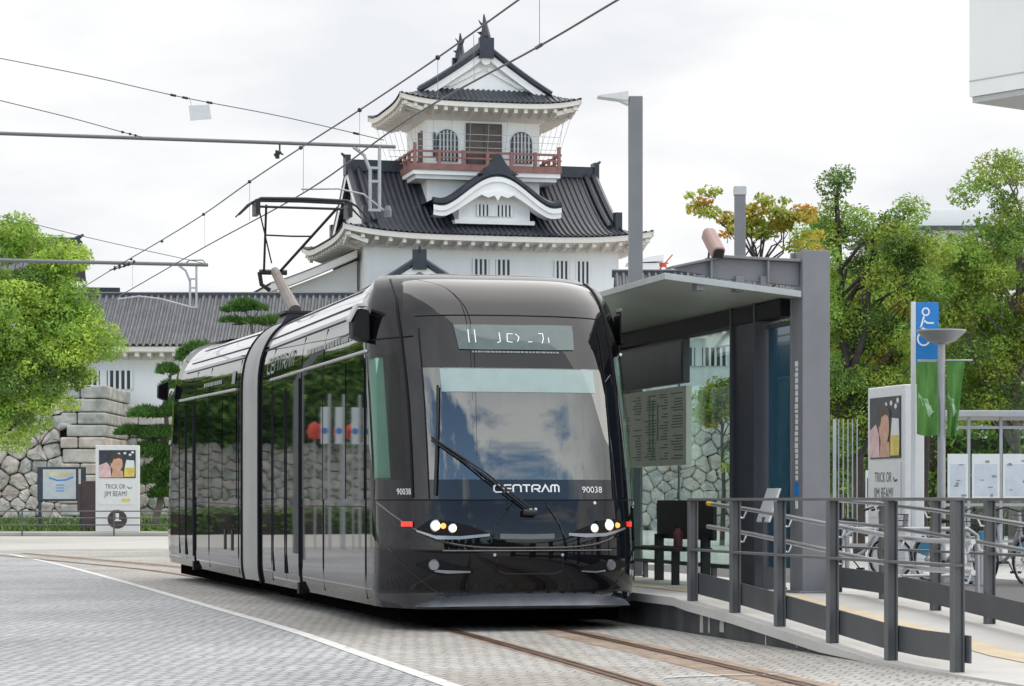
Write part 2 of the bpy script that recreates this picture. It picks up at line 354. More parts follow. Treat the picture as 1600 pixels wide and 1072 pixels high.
M['hair'] = pm('poster_hair', (.07,.04,.03), .5, var=.2)
M['drink'] = pm('poster_yellow', (.62,.50,.10), .5, var=.2, scale=8)
M['poster_white'] = pm('poster_white', (.66,.67,.66), .5, var=.04)
M['poster_green'] = pm('poster_green', (.05,.12,.06), .5, var=.4, scale=9)
M['pink'] = pm('poster_pink', (.62,.42,.42), .5, var=.2, scale=7)
M['sign_blue'] = pm('sign_blue', (.015,.20,.56), .4, var=.04)
M['banner'] = pm('green_banner_cloth', (.09,.23,.045), .8, var=.3, scale=5, stretch=(3,3,.6))
M['banner_pale'] = pm('pale_banner_print', (.35,.50,.30), .8, var=.2, scale=7)
M['lamp_grey'] = pm('grey_lamp_metal', (.36,.36,.37), .45, .3, var=.06)
M['cctv'] = pm('pinkish_camera_hood', (.36,.235,.215), .5, var=.06)
M['black'] = pm('black_rubber', (.015,.015,.016), .6, var=.1)
M['wire'] = pm('weathered_wire', (.10,.10,.105), .5, .3, var=.1)
M['panto'] = pm('black_pantograph_steel', (.022,.022,.026), .45, .3, var=.2)
M['panto_arm'] = pm('taupe_pantograph_arm', (.27,.23,.205), .55, var=.12)
M['pole_grey'] = pm('grey_arm_tube', (.17,.175,.185), .45, .3, var=.08)
M['galv'] = pm('galvanised_steel', (.42,.43,.44), .45, .5, var=.1)
M['bark'] = pm('bark', (.055,.045,.038), .95, var=.35, scale=6, bump=.6, bscale=15)
M['bark_pale'] = pm('pale_bark', (.17,.14,.12), .95, var=.3, scale=6, bump=.6, bscale=15)
M['white_wall'] = pm('white_building_wall', (.70,.70,.70), .8, var=.03, scale=.5)
M['office'] = pm('pale_cladding', (.80,.80,.79), .6, var=.04, scale=.3)
M['office_dark'] = pm('grey_soffit_cladding', (.45,.45,.46), .6, var=.05)
M['slate'] = pm('dark_slate_wall', (.05,.055,.07), .6, var=.2)
M['dull_red'] = pm('dull_red_reflection', (.20,.06,.055), .5, var=.15)
M['crane_red'] = pm('crane_red', (.55,.10,.08), .6, var=.1)
M['bike_white'] = pm('bike_white_paint', (.38,.38,.39), .35, var=.03, coat=.4)
M['bike_blue'] = pm('bike_blue_panel', (.03,.24,.42), .4, var=.05)
M['leaf_lime'] = leaf_mat('lime_leaves', (.42,.57,.095))
M['leaf_mid'] = leaf_mat('green_leaves', (.29,.45,.085))
M['leaf_deep'] = leaf_mat('deep_green_leaves', (.125,.22,.055))
M['leaf_yellow'] = leaf_mat('yellow_leaves', (.50,.42,.07))
M['leaf_orange'] = leaf_mat('orange_leaves', (.58,.29,.04))
M['leaf_olive'] = leaf_mat('olive_leaves', (.35,.43,.075))
M['pine'] = leaf_mat('pine_needles', (.075,.165,.04), .2)
M['pine_light'] = leaf_mat('pale_pine_needles', (.14,.27,.055), .2)
M['parasol_red'] = pm('red_parasol_cloth', (.55,.07,.05), .8, var=.1)
# ================================================================== SETTING: ground, road, platform
def ribbon(pts, w, z, n=40):
    """flat ribbon through world (x, y) points, Catmull-Rom smoothed"""
    P = [Vector((p[0], p[1], 0)) for p in pts]; out = []
    for i in range(len(P)-1):
        a, b, c, d = P[max(i-1,0)], P[i], P[i+1], P[min(i+2,len(P)-1)]
        for k in range(8):
            t = k/8; out.append(.5*((2*b)+(c-a)*t+(2*a-5*b+4*c-d)*t*t+(3*b-a-3*c+d)*t**3))
    out.append(P[-1]); rows = []
    for i, p in enumerate(out):
        t = (out[min(i+1,len(out)-1)]-out[max(i-1,0)]).normalized(); nrm = Vector((-t.y, t.x, 0))
        rows.append([p-nrm*w/2+Vector((0,0,z)), p+nrm*w/2+Vector((0,0,z))])
    return MB().grid(rows)
def sheet(pts, z): return MB().poly([(p[0], p[1], z) for p in pts])
struct(sheet([(-900,-300),(900,-300),(900,1500),(-900,1500)], 0.0), 'ground', M['far_road'])
# sett paving of the square, cut off on the far side where the pale road begins
line_pts = [((px-800)/F*(EYE*F/(py-HOR)), EYE*F/(py-HOR)) for px, py in ((-120,862),(0,866),(40,872),(100,885),(200,912),(320,947),(450,985),(580,1030),(700,1072))]
line_pts.append((.72, 11.0)); line_pts.append((1.9, 6.0))
far = [P2W(6.83, y)[:2] for y in (-30, 10, 40, 62)]
struct(sheet([(-60,-40),(P2W(6.83,-40)[0],P2W(6.83,-40)[1]),*far,(-14,59.5),(-30,57),(-60,56)], 0.004), 'tram_road', M['setts_warm'])
blue = [(p[0], p[1]) for p in line_pts]
struct(sheet([(-60,-40),(6,-40),*blue[::-1],(-60,54)], 0.008), 'road_paving', M['setts'])
struct(ribbon(line_pts, .115, .012), 'road_marking', M['white_line'])
struct(sheet([(-60,-34),(60,-34),(60,9),(-60,9)], .0165), 'added_dark_road', M['asphalt'])  # unseen dark ground added behind the viewer to darken the tram front's reflection
rl = [(2.2,57),(3.95,46),(4.55,41.1),(4.95,33),(5.056,27),(4.93,21.1),(4.656,15.2),(4.3,10),(3.7,3)]
def track(dx, w, z): return ribbon([P2W(a+dx, b)[:2] for a, b in rl], w, z)
for dx in (0.0, .98):
    struct(track(dx+(0 if dx == 0 else -.06), .20 if dx == 0 else .46, .0085 if dx == 0 else .009), 'rust_stain', M['rust'])
    struct(track(dx-.035, .05, .0145), 'tram_rail', M['rail'])
    struct(track(dx+.02, .022, .0140), 'rail_groove', M['dark_trim'])
wl = [at(1040,1061,4600/278.), at(1110,1058,4600/275.), at(1215,1056,4600/273.)]
struct(ribbon([(p.x, p.y) for p in wl], .05, .0125), 'paint_line', M['white_line'])
# plaza behind the platform, its kerb and the far pavement with grass bank
pz = [P2W(a, b)[:2] for a, b in ((9.25,-20),(60,-20),(60,95),(9.25,95))]
struct(sheet(pz, .006), 'plaza', M['plaza'])
struct(sheet([P2W(a, b)[:2] for a, b in ((9.4,20),(16,20),(16,44),(9.4,44))], .010), 'cycle_lane', M['asphalt'])
mb = MB(); mb.box(-95,-6,84,86.2,0,.13); struct(mb, 'far_pavement', M['concrete'], bevel=.03)
rnd = random.Random(5)
gb = MB()
rows = []
for j, (y, z) in enumerate(((86.1,.14),(88,.22),(91,.34),(95,.46),(98.5,.55),(104,.6))):
    rows.append([(x, y, z+rnd.uniform(-.03,.03)) for x in np.linspace(-95,-6,120)])
gb.grid(rows)
for i in range(5200):
    x = rnd.uniform(-24,-7); y = 86.2+rnd.random()**1.3*9; z = .14+(y-86.1)/12.4*.41; h = rnd.uniform(.08,.24); a = rnd.uniform(0,pi); dx = cos(a)*.05; dy = sin(a)*.05; lx = rnd.uniform(-.08,.08)
    gb.add([(x-dx,y-dy,z-.02),(x+dx,y+dy,z-.02),(x+lx,y+lx,z+h)], [(0,1,2)])
tag(gb.build('grass', M['grass']), 'short green grass on the bank below the stone wall', 'grass', kind='stuff')

# platform and ramp (one solid with a pale lip above a dark recessed face)
PX0, PX1 = 6.85, 9.22
prof = [(60,.30),(40,.30),(30,.30),(24,.30),(21.6,.30),(21.2,.27),(20,.215),(19,.155),(18,.095),(17,.035),(16.4,.020),(12,.020),(2,.020)]
mb = MB()
mb.grid([[P2W(PX0, y, z) for y, z in prof], [P2W(8.0, y, z) for y, z in prof], [P2W(PX1, y, z) for y, z in prof]])
mb.grid([[P2W(PX0, y, z) for y, z in prof], [P2W(PX0, y, max(z-.075,.0)) for y, z in prof]])
mb.grid([[P2W(PX0, y, max(z-.075,.0)) for y, z in prof], [P2W(PX0+.06, y, max(z-.075,.0)) for y, z in prof]])
mb.grid([[P2W(PX1, y, z) for y, z in prof], [P2W(PX1, y, 0) for y, z in prof]])
struct(mb, 'platform', M['ramp'])
mb = MB(); mb.grid([[P2W(PX0+.055, y, max(z-.07,.0)) for y, z in prof[:10]], [P2W(PX0+.055, y, -.02) for y, z in prof[:10]]])
struct(mb, 'platform_kerb', M['curb'])
mb = MB()
for (y0, w, z1, z0) in ((20.9,.10,.20,.02),(20.72,.05,.19,.03),(20.35,.12,.18,.05),(19.3,.035,.11,.0),(18.6,.02,.08,.02),(18.35,.02,.06,.01)):
    mb.quad(P2W(PX0+.051,y0,z0),P2W(PX0+.051,y0+w,z0),P2W(PX0+.051,y0+w*.9,z1),P2W(PX0+.051,y0+.01,z1))
struct(mb, 'lime_streaks', M['concrete'])
def on_platform(x0, x1, ys, dz, name, mat):
    def zz(y):
        for (a, za), (b, zb) in zip(prof[:-1], prof[1:]):
            if b <= y <= a: return lerp(zb, za, (y-b)/(a-b))
        return .02
    struct(MB().grid([[P2W(x0, y, zz(y)+dz) for y in ys], [P2W(x1, y, zz(y)+dz) for y in ys]]), name, mat)
ys = [60,40,30,24,21.6,21.2,20,19,18,17,16.4,12,8]
on_platform(7.35, 7.65, [50,40,30,24,21.9], .005, 'tactile_strip', M['tactile'])
on_platform(7.78, 8.08, [21.9,21.6,21.2,20,19,18,17,16.4,12,8], .005, 'tactile_strip', M['tactile'])

# ================================================================== CASTLE
def roof_face(mb, c, e, n, hw, run, h, dmax, lift=None, rib=.25, rh=.06, nd=9, ext=0.0):
    """one tiled roof slope: eave centre c, eave direction e, inward direction n, half width hw, height profile h(d)"""
    c, e, n = Vector(c), Vector(e), Vector(n)
    m = max(4, int(2*hw/rib)); cols = []
    for i in range(m*4+1):
        a = -hw+2*hw*i/(m*4); q = i % 4; r = (0, rh, rh, 0)[q]
        D = max(0.0, min(run, dmax(a))); col = []
        for k in range(nd+1):
            d = D*k/nd; z = h(d)+(lift(a, d) if lift else 0)
            col.append(c+e*a+n*d+Vector((0,0,z+r)))
        cols.append(col)
    mb.grid(cols)
def eave_lift(hw, amt): return lambda a, d: amt*(abs(a)/hw)**4*max(0, 1-d/1.8)
def fascia(mb, c, e, n, hw, h, lift, depth, inset, hgt):
    """white eave board and soffit below a slope's edge"""
    c, e, n = Vector(c), Vector(e), Vector(n); A, B, C_, D_ = [], [], [], []
    for i in range(25):
        a = -hw+2*hw*i/24; l = lift(a, 0); k = (hw-inset)/hw
        A.append(c+e*a*1.0+n*.06+Vector((0,0,l-.02))); B.append(c+e*a+n*.06+Vector((0,0,l-hgt)))
        C_.append(c+e*a*(hw-.25)/hw+n*.30+Vector((0,0,l-hgt-.03))); D_.append(c+e*a*k+n*(inset)+Vector((0,0,-hgt-depth)))
    mb.grid([A,B,C_,D_])
def rafters(mb, c, e, n, hw, lift, hgt, step=.62):
    c, e, n = Vector(c), Vector(e), Vector(n); k = int(2*(hw-.3)/step)
    for i in range(k+1):
        a = -(hw-.3)+2*(hw-.3)*i/k; l = lift(a, 0); p = c+e*a+n*.16+Vector((0,0,l-hgt-.10))
        q = p+n*1.0+Vector((0,0,-.12-l*.7))
        mb.bar(p, q, .16, .18)

castle_c = Vector((-1.85, 119.7, 0))
tower = thing('castle_tower', 'white plastered castle keep with tiered dark tiled roofs behind the tram', 'castle tower', castle_c, TH)
X, Y_, Z = Vector((1,0,0)), Vector((0,1,0)), Vector((0,0,1))
# walls
mb = MB(); mb.box(-5.85,5.85,-4.3,4.3,3.0,13.05); mb.build('lower_wall', M['plaster'], tower)
mb = MB(); mb.box(-2.65,2.65,-2.25,2.25,13.0,19.6); uw = mb.build('upper_wall', M['plaster'], tower)
mb = MB(); mb.prism([(-6.6,-5.1,0),(6.6,-5.1,0),(6.6,5.1,0),(-6.6,5.1,0)], (0,0,3.0)); mb.build('stone_base', M['stone'], tower)
# --- lower roof: ridge runs across, gables at the two sides
LZ, LH = 13.0, 3.5; W2, D2 = 7.15, 5.65
hl = lambda d: LH*(d/5.65)**1.35
lfF = eave_lift(W2, .40); lfS = eave_lift(D2, .40)
mb = MB()
roof_face(mb, (0,-D2,LZ), X, Y_, W2, D2, hl, lambda a: D2 if abs(a) < 5.85 else W2-abs(a), lfF)
roof_face(mb, (0,D2,LZ), -X, -Y_, W2, D2, hl, lambda a: D2 if abs(a) < 5.85 else W2-abs(a), lfF)
roof_face(mb, (-W2,0,LZ), -Y_, X, D2, 1.55, hl, lambda a: min(1.55, D2-abs(a)), lfS)
roof_face(mb, (W2,0,LZ), Y_, -X, D2, 1.55, hl, lambda a: min(1.55, D2-abs(a)), lfS)
lr = mb.build('lower_roof', M['tile'], tower, smooth=False)
for s in (-1,1):                                        # ridge, verges, hip ridges
    mb = MB(); mb.box(s*5.95 if s<0 else 2.5, -2.5 if s<0 else 5.95, -.22,.22, LZ+LH-.1, LZ+LH+.42)
    mb.box(s*5.95-.12, s*5.95+.12, -.34,.34, LZ+LH-.3, LZ+LH+.62)
    mb.tube([(s*6.02,0,LZ+LH+.55),(s*6.22,0,LZ+LH+.72)], [.09,.05], 6)
    mb.build('ridge', M['tile'], lr)
    for t in (-1,1):
        for off, rr in ((5.85,.17),(5.45,.13)): MB().tube([(s*off, t*(D2-d), LZ+hl(d)+.14) for d in np.linspace(1.35,5.65,12)], rr, 6).build('verge_ridge', M['tile'], lr)
        mb = MB()
        mb.tube([(s*(W2-d), t*(D2-d), LZ+hl(d)+.4*max(0,1-d/1.8)*(1-d/7)**4+.16) for d in np.linspace(-.12,1.5,8)], [.17]*8, 6)
        MB().box(s*5.85-.16,s*5.85+.16,t*4.15-.22,t*4.15+.22,LZ+hl(1.5)-.2,LZ+hl(1.5)+.75).build('ridge_end', M['tile'], lr)
        mb.build('hip_ridge', M['tile'], lr)
for s in (-1,1):
    mb = MB(); pts = [(s*5.55, y, LZ+hl(D2-abs(y))-.06) for y in np.linspace(-3.9,3.9,21)]
    mb.prism(pts+[(s*5.55,3.9,LZ+.55),(s*5.55,-3.9,LZ+.55)], (-s*.2,0,0))
    mb.grid([[(s*5.98,y,LZ+hl(D2-abs(y))-.02) for y in np.linspace(-4.15,4.15,25)], [(s*5.98,y,LZ+hl(D2-abs(y))-.42) for y in np.linspace(-4.15,4.15,25)]])
    mb.build('gable', M['plaster'], lr)
mb = MB()
for c, e, n, hw, lf in (((0,-D2,LZ),X,Y_,W2,lfF),((0,D2,LZ),-X,-Y_,W2,lfF),((-W2,0,LZ),-Y_,X,D2,lfS),((W2,0,LZ),Y_,-X,D2,lfS)):
    fascia(mb, c, e, n, hw, hl, lf, .12, 1.33, .26); rafters(mb, c, e, n, hw, lf, .26, .6)
mb.build('eaves', M['plaster_warm'], tower)
def slits(parent, x0, x1, z0, z1, y, n, gap=True, side=None, name='window'):
    fr = MB().box(x0,x1,y-.03,y+.1,z0,z1).build(name, M['window_dark'], parent)
    mb = MB(); k = n
    for i in range(k+1):
        xx = lerp(x0, x1, i/k)
        ww = .045 if not (gap and i == k//2) else .14
        mb.box(xx-ww, xx+ww, y-.10, y-.032, z0-.02, z1+.02)
    mb.build('window_bars', M['plaster'], fr)
slits(tower, -.95, .75, 11.05, 12.05, -4.3, 8)
slits(tower, 2.85, 4.45, 11.05, 12.05, -4.3, 8)
for y0 in (-2.4, .2): MB().box(-5.90,-5.84,y0,y0+1.5,10.6,12.0).build('blind_window', M['plaster_warm'], tower)
# --- curved (karahafu) gable on the front slope
def kz(x): return 14.15+1.42*(.5+.5*cos(pi*min(1,abs(x)/2.75)))**.9+.10*max(0,(abs(x)-2.4)/.55)
mb = MB(); xs = np.linspace(-2.95,2.95,41)
mb.grid([[(x,-5.05,kz(x)+.14) for x in xs],[(x,-5.05,kz(x)+.38) for x in xs],[(x,-2.2,kz(x)+.42) for x in xs]])
mb.tube([(x,-5.02,kz(x)+.30) for x in xs], .13, 6); mb.tube([(x,-4.75,kz(x)+.42) for x in xs], .09, 6)
kr = mb.build('arched_roof', M['tile'], tower)
mb = MB(); mb.box(-.22,.22,-5.1,-2.2,15.95,16.3)
mb.prism([(-.95,-5.12,15.8),(-.6,-5.12,16.0),(-.35,-5.12,16.3),(-.2,-5.12,16.55),(0,-5.12,16.75),(.2,-5.12,16.55),(.35,-5.12,16.3),(.6,-5.12,16.0),(.95,-5.12,15.8)], (0,.3,0))
mb.build('ridge', M['tile'], kr)
mb = MB()
lo = [(x,-5.0,kz(x)-.42-.10*cos(pi*x/2.9)) for x in xs]; hi = [(x,-5.0,kz(x)+.13) for x in xs]
mb.grid([hi, lo]); mb.grid([lo, [(p[0],-4.2,p[2]) for p in lo]]); mb.grid([[(x,-5.08,kz(x)+.12) for x in xs],[(x,-5.08,kz(x)-.10) for x in xs]]); mb.grid([[(x,-5.08,kz(x)-.10) for x in xs],[(x,-5.0,kz(x)-.10) for x in xs]])
mb.prism([(-.8,-5.04,kz(.8)-.42),(0,-5.04,15.1),(.8,-5.04,kz(.8)-.42),(.45,-5.04,14.75),(.15,-5.04,14.85),(0,-5.04,14.62),(-.15,-5.04,14.85),(-.45,-5.04,14.75)], (0,.15,0))
mb.build('bargeboard', M['plaster'], kr)
mb = MB(); mb.prism([(-1.65,-4.35,13.75)]+[(x,-4.35,kz(x)-.3) for x in np.linspace(-1.65,1.65,15)]+[(1.65,-4.35,13.75)], (0,2.2,0)); mb.box(-1.85,1.85,-4.5,-2.5,13.62,13.80)
dw = mb.build('dormer_wall', M['plaster'], tower)
slits(dw, -.78, .78, 14.0, 14.5, -4.36, 9)
# --- balcony
mb = MB(); mb.box(-3.45,3.45,-3.0,3.0,15.98,16.18); mb.box(-3.3,3.3,-2.85,2.85,15.8,15.98); bal = mb.build('balcony', M['plaster'], tower)
mb = MB()
for z0, z1, w in ((16.18,16.48,.12),(16.72,16.79,.06),(16.98,17.08,.08)):
    for (x0,x1,y0,y1) in ((-3.5,3.5,-3.06,-3.06+w),(-3.5,3.5,3.06-w,3.06),(-3.5,-3.5+w,-2.93,2.93),(3.5-w,3.5,-2.93,2.93)): mb.box(x0,x1,y0,y1,z0,z1)
for i in range(7):
    x = lerp(-3.38,3.38,i/6); mb.box(x-.07,x+.07,-3.08,-2.92,16.2,17.12 if i not in (0,6) else 17.4); mb.box(x-.07,x+.07,2.92,3.08,16.2,17.12)
for i in range(1,6):
    y = lerp(-2.95,2.95,i/6)
    for s in (-1,1): mb.box(s*3.43-.07,s*3.43+.07,y-.07,y+.07,16.2,17.12)
mb.build('railing', M['red_wood'], bal)
mb = MB()
for z in (17.25,17.55,17.85): 
    for y in (-3.03,3.03): mb.tube([(-3.4,y,z),(3.4,y,z)], .014, 4)
for i in range(-4,5): mb.tube([(i*.84,-3.02,17.1),(i*.88,-3.6,19.3)], .011, 4)
for i in range(7): mb.tube([(3.4,lerp(-3,3,i/6),17.1),(4.0,lerp(-3.5,3.5,i/6),19.3)], .011, 4); mb.tube([(-3.4,lerp(-3,3,i/6),17.1),(-4.0,lerp(-3.5,3.5,i/6),19.3)], .011, 4)
mb.build('safety_net', M['galv'], bal)
dr = MB().box(-.80,.80,-2.33,-2.2,16.18,18.4).build('door', M['door_brown'], uw)
MB().box(-.84,-.80,-2.36,-2.2,16.18,18.44).box(.80,.84,-2.36,-2.2,16.18,18.44).box(-.84,.84,-2.36,-2.2,18.40,18.46).box(-.02,.02,-2.345,-2.2,16.2,18.4).build('door_frame', M['window_dark'], dr)
for cx in (-1.72, 1.78):
    out = [(cx-.5,-2.32,16.7),(cx-.5,-2.32,17.65)]+[(cx-.5*cos(q),-2.32,17.65+.5*sin(q)) for q in np.linspace(.15,pi-.15,11)]+[(cx+.5,-2.32,17.65),(cx+.5,-2.32,16.7)]
    w = MB().prism(out, (0,.12,0)).build('arched_window', M['window_dark'], uw)
    mb = MB()
    for i in range(-2,3):
        zt = 17.65+math.sqrt(max(.01,.25-(i*.17)**2))-.05; mb.box(cx+i*.17-.04,cx+i*.17+.04,-2.36,-2.325,16.72,zt)
    mb.build('window_bars', M['window_bar'], w)
mb = MB(); mb.box(-2.70,-2.6,-1.3,-.4,16.2,18.2); mb.build('side_door', M['door_brown'], uw)
MB().box(-2.38,-2.26,-2.30,-2.2,16.9,18.0).build('narrow_window', M['window_dark'], uw)
# --- top roof: gable to the front
TZ, TH_ = 19.22, 2.62; WT, DT = 4.25, 3.9
ht = lambda d: TH_*(d/4.25)**1.22
ltF = eave_lift(WT, .32); ltS = eave_lift(DT, .32)
YG = 2.35
mb = MB()
roof_face(mb, (0,-DT,TZ), X, Y_, WT, 1.6, ht, lambda a: min(1.6, WT-abs(a)), ltF, rib=.24)
roof_face(mb, (0,DT,TZ), -X, -Y_, WT, 1.6, ht, lambda a: min(1.6, WT-abs(a)), ltF, rib=.24)
for s in (-1,1):
    roof_face(mb, (s*WT,0,TZ), Y_*s, X*(-s), DT, WT, ht, lambda a: WT if abs(a) < YG+.3 else DT-abs(a), ltS, rib=.24)
tr = mb.build('top_roof', M['tile'], tower)
mb = MB(); mb.box(-.2,.2,-YG-.45,YG+.45,TZ+TH_-.1,TZ+TH_+.38)
for s in (-1,1):
    mb.box(-.34,.34,s*(YG+.42)-.14,s*(YG+.42)+.14,TZ+TH_-.45,TZ+TH_+.48)
    for t in (-1,1):
        for off, rr in ((YG+.34,.15),(YG+.02,.11)):
            mb.tube([(t*(WT-d), s*off, TZ+ht(d)+.13) for d in np.linspace(1.15,4.22,12)], rr, 6)
        mb.tube([(t*(WT-d), s*(DT-d), TZ+ht(d)+.32*max(0,1-d/1.8)*(1-d/8)**4+.14) for d in np.linspace(-.12,1.6,8)], .15, 6)
mb.build('ridge', M['tile'], tr)
for s in (-1,1):
    mb = MB(); xs2 = np.linspace(-2.95,2.95,25)
    mb.prism([(x, s*YG, TZ+ht(WT-abs(x))-.05) for x in xs2]+[(2.95,s*YG,TZ+.45),(-2.95,s*YG,TZ+.45)], (0,-s*.2,0))
    mb.grid([[(x,s*(YG+.33),TZ+ht(WT-abs(x))-.01) for x in xs2],[(x,s*(YG+.33),TZ+ht(WT-abs(x))-.40) for x in xs2]])
    mb.grid([[(x,s*(YG+.33),TZ+ht(WT-abs(x))-.40) for x in xs2],[(x,s*(YG),TZ+ht(WT-abs(x))-.40) for x in xs2]])
    for t in (-1,1):
        mb.prism([(t*.25,s*(YG+.05),21.05),(t*1.9,s*(YG+.05),20.1),(t*1.6,s*(YG+.05),20.1),(t*.1,s*(YG+.05),20.9)], (0,s*.06,0))
    mb.lathe([(.0,-.05),(.22,-.05),(.22,.05),(.0,.05)], (0,s*(YG+.36),21.3), 8, 'y')
    mb.build('gable', M['plaster'], tr)
for s in (-1,1):                                        # fish-shaped ridge ornaments
    mb = MB(); yb = s*(YG+.15); zb = TZ+TH_
    mb.tube([(0,yb,zb+.35),(0,yb+s*.12,zb+.6),(0,yb+s*.08,zb+.9),(0,yb-s*.02,zb+1.2),(-.03,yb-s*.06,zb+1.62)], [.27,.24,.17,.11,.03], 8)
    for q in (-.35,.22): mb.tube([(0,yb,zb+1.05),(q*.45,yb-s*.12,zb+1.2),(q*.8,yb-s*.1,zb+1.36)], [.08,.05,.015], 5)
    mb.prism([(-.15,yb,zb+.62),(-.36,yb,zb+.78),(-.15,yb,zb+.82)], (0,.06,0))
    mb.build('fish_ornament', M['tile'], tr, smooth=True)
mb = MB()
for c, e, n, hw, lf in (((0,-DT,TZ),X,Y_,WT,ltF),((0,DT,TZ),-X,-Y_,WT,ltF),((-WT,0,TZ),-Y_,X,DT,ltS),((WT,0,TZ),Y_,-X,DT,ltS)):
    fascia(mb, c, e, n, hw, ht, lf, .40, 1.6, .24); rafters(mb, c, e, n, hw, lf, .24, .45)
mb.build('eaves', M['plaster_warm'], tower)

# --- wing on the keep's left
wing = thing('castle_wing', 'lower white wing with one dark tiled slope, joined to the left side of the keep', 'castle wing', castle_c, TH)
mb = MB(); mb.prism([(-9.0,-2.8,3),(-9.0,-2.8,10.75),(-7.5,-2.8,11.35),(-6.0,-2.8,12.0),(-6.0,-2.8,3)], (0,18,0)); wl_ = mb.build('wall', M['plaster_warm'], wing)
mb = MB(); hw_ = lambda d: 1.55*(d/3.8)**1.15
roof_face(mb, (-10.0,6.6,10.85), -Y_, X, 10.0, 3.8, hw_, lambda a: 3.8, lambda a, d: .35*(max(0,-a)/10.0)**4*max(0,1-d/2), rib=.3)
wr = mb.build('roof', M['tile'], wing)
mb = MB(); fascia(mb, (-10.0,6.6,10.85), -Y_, X, 10.0, hw_, lambda a, d: .35*(max(0,-a)/10.0)**4, .1, 1.0, .28); mb.grid([[(-10.0+d,-3.38,10.85+hw_(d)+.0) for d in np.linspace(0,3.9,8)],[(-10.0+d,-3.38,10.85+hw_(d)-.34) for d in np.linspace(0,3.9,8)],[(-10.0+d,-2.82,10.85+hw_(d)-.38) for d in np.linspace(0,3.9,8)]]); mb.build('eaves', M['plaster_warm'], wr)
mb = MB(); mb.tube([(-10.0+d, -3.3, 10.85+hw_(d)+.12) for d in np.linspace(-.1,3.8,8)], .16, 6); mb.tube([(-9.6+d, -2.9, 10.95+hw_(d)+.12) for d in np.linspace(-.1,3.4,8)], .12, 6); mb.build('ridge', M['tile'], wr)
MB().box(-9.07,-8.99,3.0,4.8,9.9,11.0).build('window', M['window_dark'], wing)

# --- gatehouse in front of the keep: only its front gable shows above the tram
gate = thing('castle_gatehouse', 'small gabled castle gatehouse whose dark gable peak shows over the tram roof', 'gatehouse', (-3.95,108.5,-.42), R(4))
mb = MB(); mb.box(-3.4,3.4,0,6,0,8.9); mb.build('wall', M['plaster'], gate)
GW = 5.6
hg = lambda d: 2.9*(d/GW)**1.3
mb = MB()
for s in (-1,1): roof_face(mb, (s*GW,2.8,8.75), Y_*s, X*(-s), 3.6, GW, hg, lambda a: GW, None, rib=.28)
gr = mb.build('roof', M['tile'], gate)
mb = MB(); mb.box(-.18,.18,-.95,6.4,11.55,12.0); mb.box(-.3,.3,-1.0,-.75,11.3,12.15); mb.tube([(0,-.95,12.0),(0,-1.05,12.3)],[.08,.04],6)
for s in (-1,1):
    mb.tube([(s*(GW-d),-.82,8.75+hg(d)+.14) for d in np.linspace(0,GW,14)], .15, 6); mb.tube([(s*(GW-d),-.5,8.75+hg(d)+.16) for d in np.linspace(0,GW,14)], .12, 6)
mb.build('ridge', M['tile'], gr)
mb = MB(); xs3 = np.linspace(-5.2,5.2,31)
mb.prism([(x,0.02,8.75+hg(GW-abs(x))-.05) for x in xs3]+[(5.2,.02,8.5),(-5.2,.02,8.5)], (0,.2,0))
mb.grid([[(x,-.8,8.75+hg(GW-abs(x))-.02) for x in xs3],[(x,-.8,8.75+hg(GW-abs(x))-.42) for x in xs3]])
mb.build('gable', M['plaster'], gr)

# --- long white yagura on the left
longb = thing('castle_storehouse', 'long white castle storehouse with a grey tiled roof behind the pine trees', 'castle building', (-13.5,105,0), 0)
mb = MB(); mb.box(-5.2,8.5,0,5,4.5,7.6); lw = mb.build('wall', M['plaster'], longb)
hs = lambda d: 2.35*(d/3.6)**1.12
mb = MB(); roof_face(mb, (1.0,-1.0,7.45), X, Y_, 7.6, 3.6, hs, lambda a: 3.6, None, rib=.27, rh=.10); roof_face(mb, (1.0,6.2,7.45), -X, -Y_, 7.6, 3.6, hs, lambda a: 3.6, None, rib=.30, rh=.06)
sr = mb.build('roof', M['tile_light'], longb)
MB().box(-6.7,8.7,2.45,2.75,9.6,9.82).tube([(-6.7,2.6,9.84),(8.7,2.6,9.84)],.10,6).build('ridge', M['tile'], sr)
mb = MB(); z0 = lambda a, d: 0.0
fascia(mb, (1.0,-1.0,7.45), X, Y_, 7.6, hs, z0, .05, 1.0, .22); rafters(mb, (1.0,-1.0,7.45), X, Y_, 7.6, z0, .22, .5); mb.build('eaves', M['plaster_warm'], longb)
slits(lw, -4.4, -2.1, 5.75, 6.5, 0, 10, gap=True)

# --- corner turret peeping out behind the lime tree
tur = thing('corner_turret', 'small castle turret with dark stepped roofs half hidden behind the lime green tree', 'castle turret', (-22.15,112,-.35), R(6))
mb = MB(); mb.box(-2.2,2.4,0,4,4,11.6); mb.build('wall', M['plaster'], tur)
hq = lambda d: 1.2*(d/2.3)**1.2
mb = MB(); roof_face(mb, (0.1,-.9,11.5), X, Y_, 3.1, 2.9, hq, lambda a: 2.9, eave_lift(3.1,.25), rib=.3); roof_face(mb, (.1,4.9,11.5), -X, -Y_, 3.1, 2.9, hq, lambda a: 2.9, None, rib=.3)
mb.box(-2.9,3.1,1.8,2.2,12.7,13.25); mb.tube([(2.9,2,13.2),(3.25,2,13.4)],[.12,.05],6); mb.build('roof', M['tile'], tur)
mb = MB(); mb.box(2.3,4.3,-.5,4.5,9.2,10.1); mb.build('lower_wall', M['plaster'], tur)
mb = MB(); roof_face(mb, (3.3,-1.2,10.05), X, Y_, 1.6, 2.2, lambda d: .5*d/2.2, lambda a: 2.2, eave_lift(1.6,.3), rib=.3); mb.box(1.7,4.9,.8,1.2,10.5,10.95); mb.build('lower_roof', M['tile'], tur)

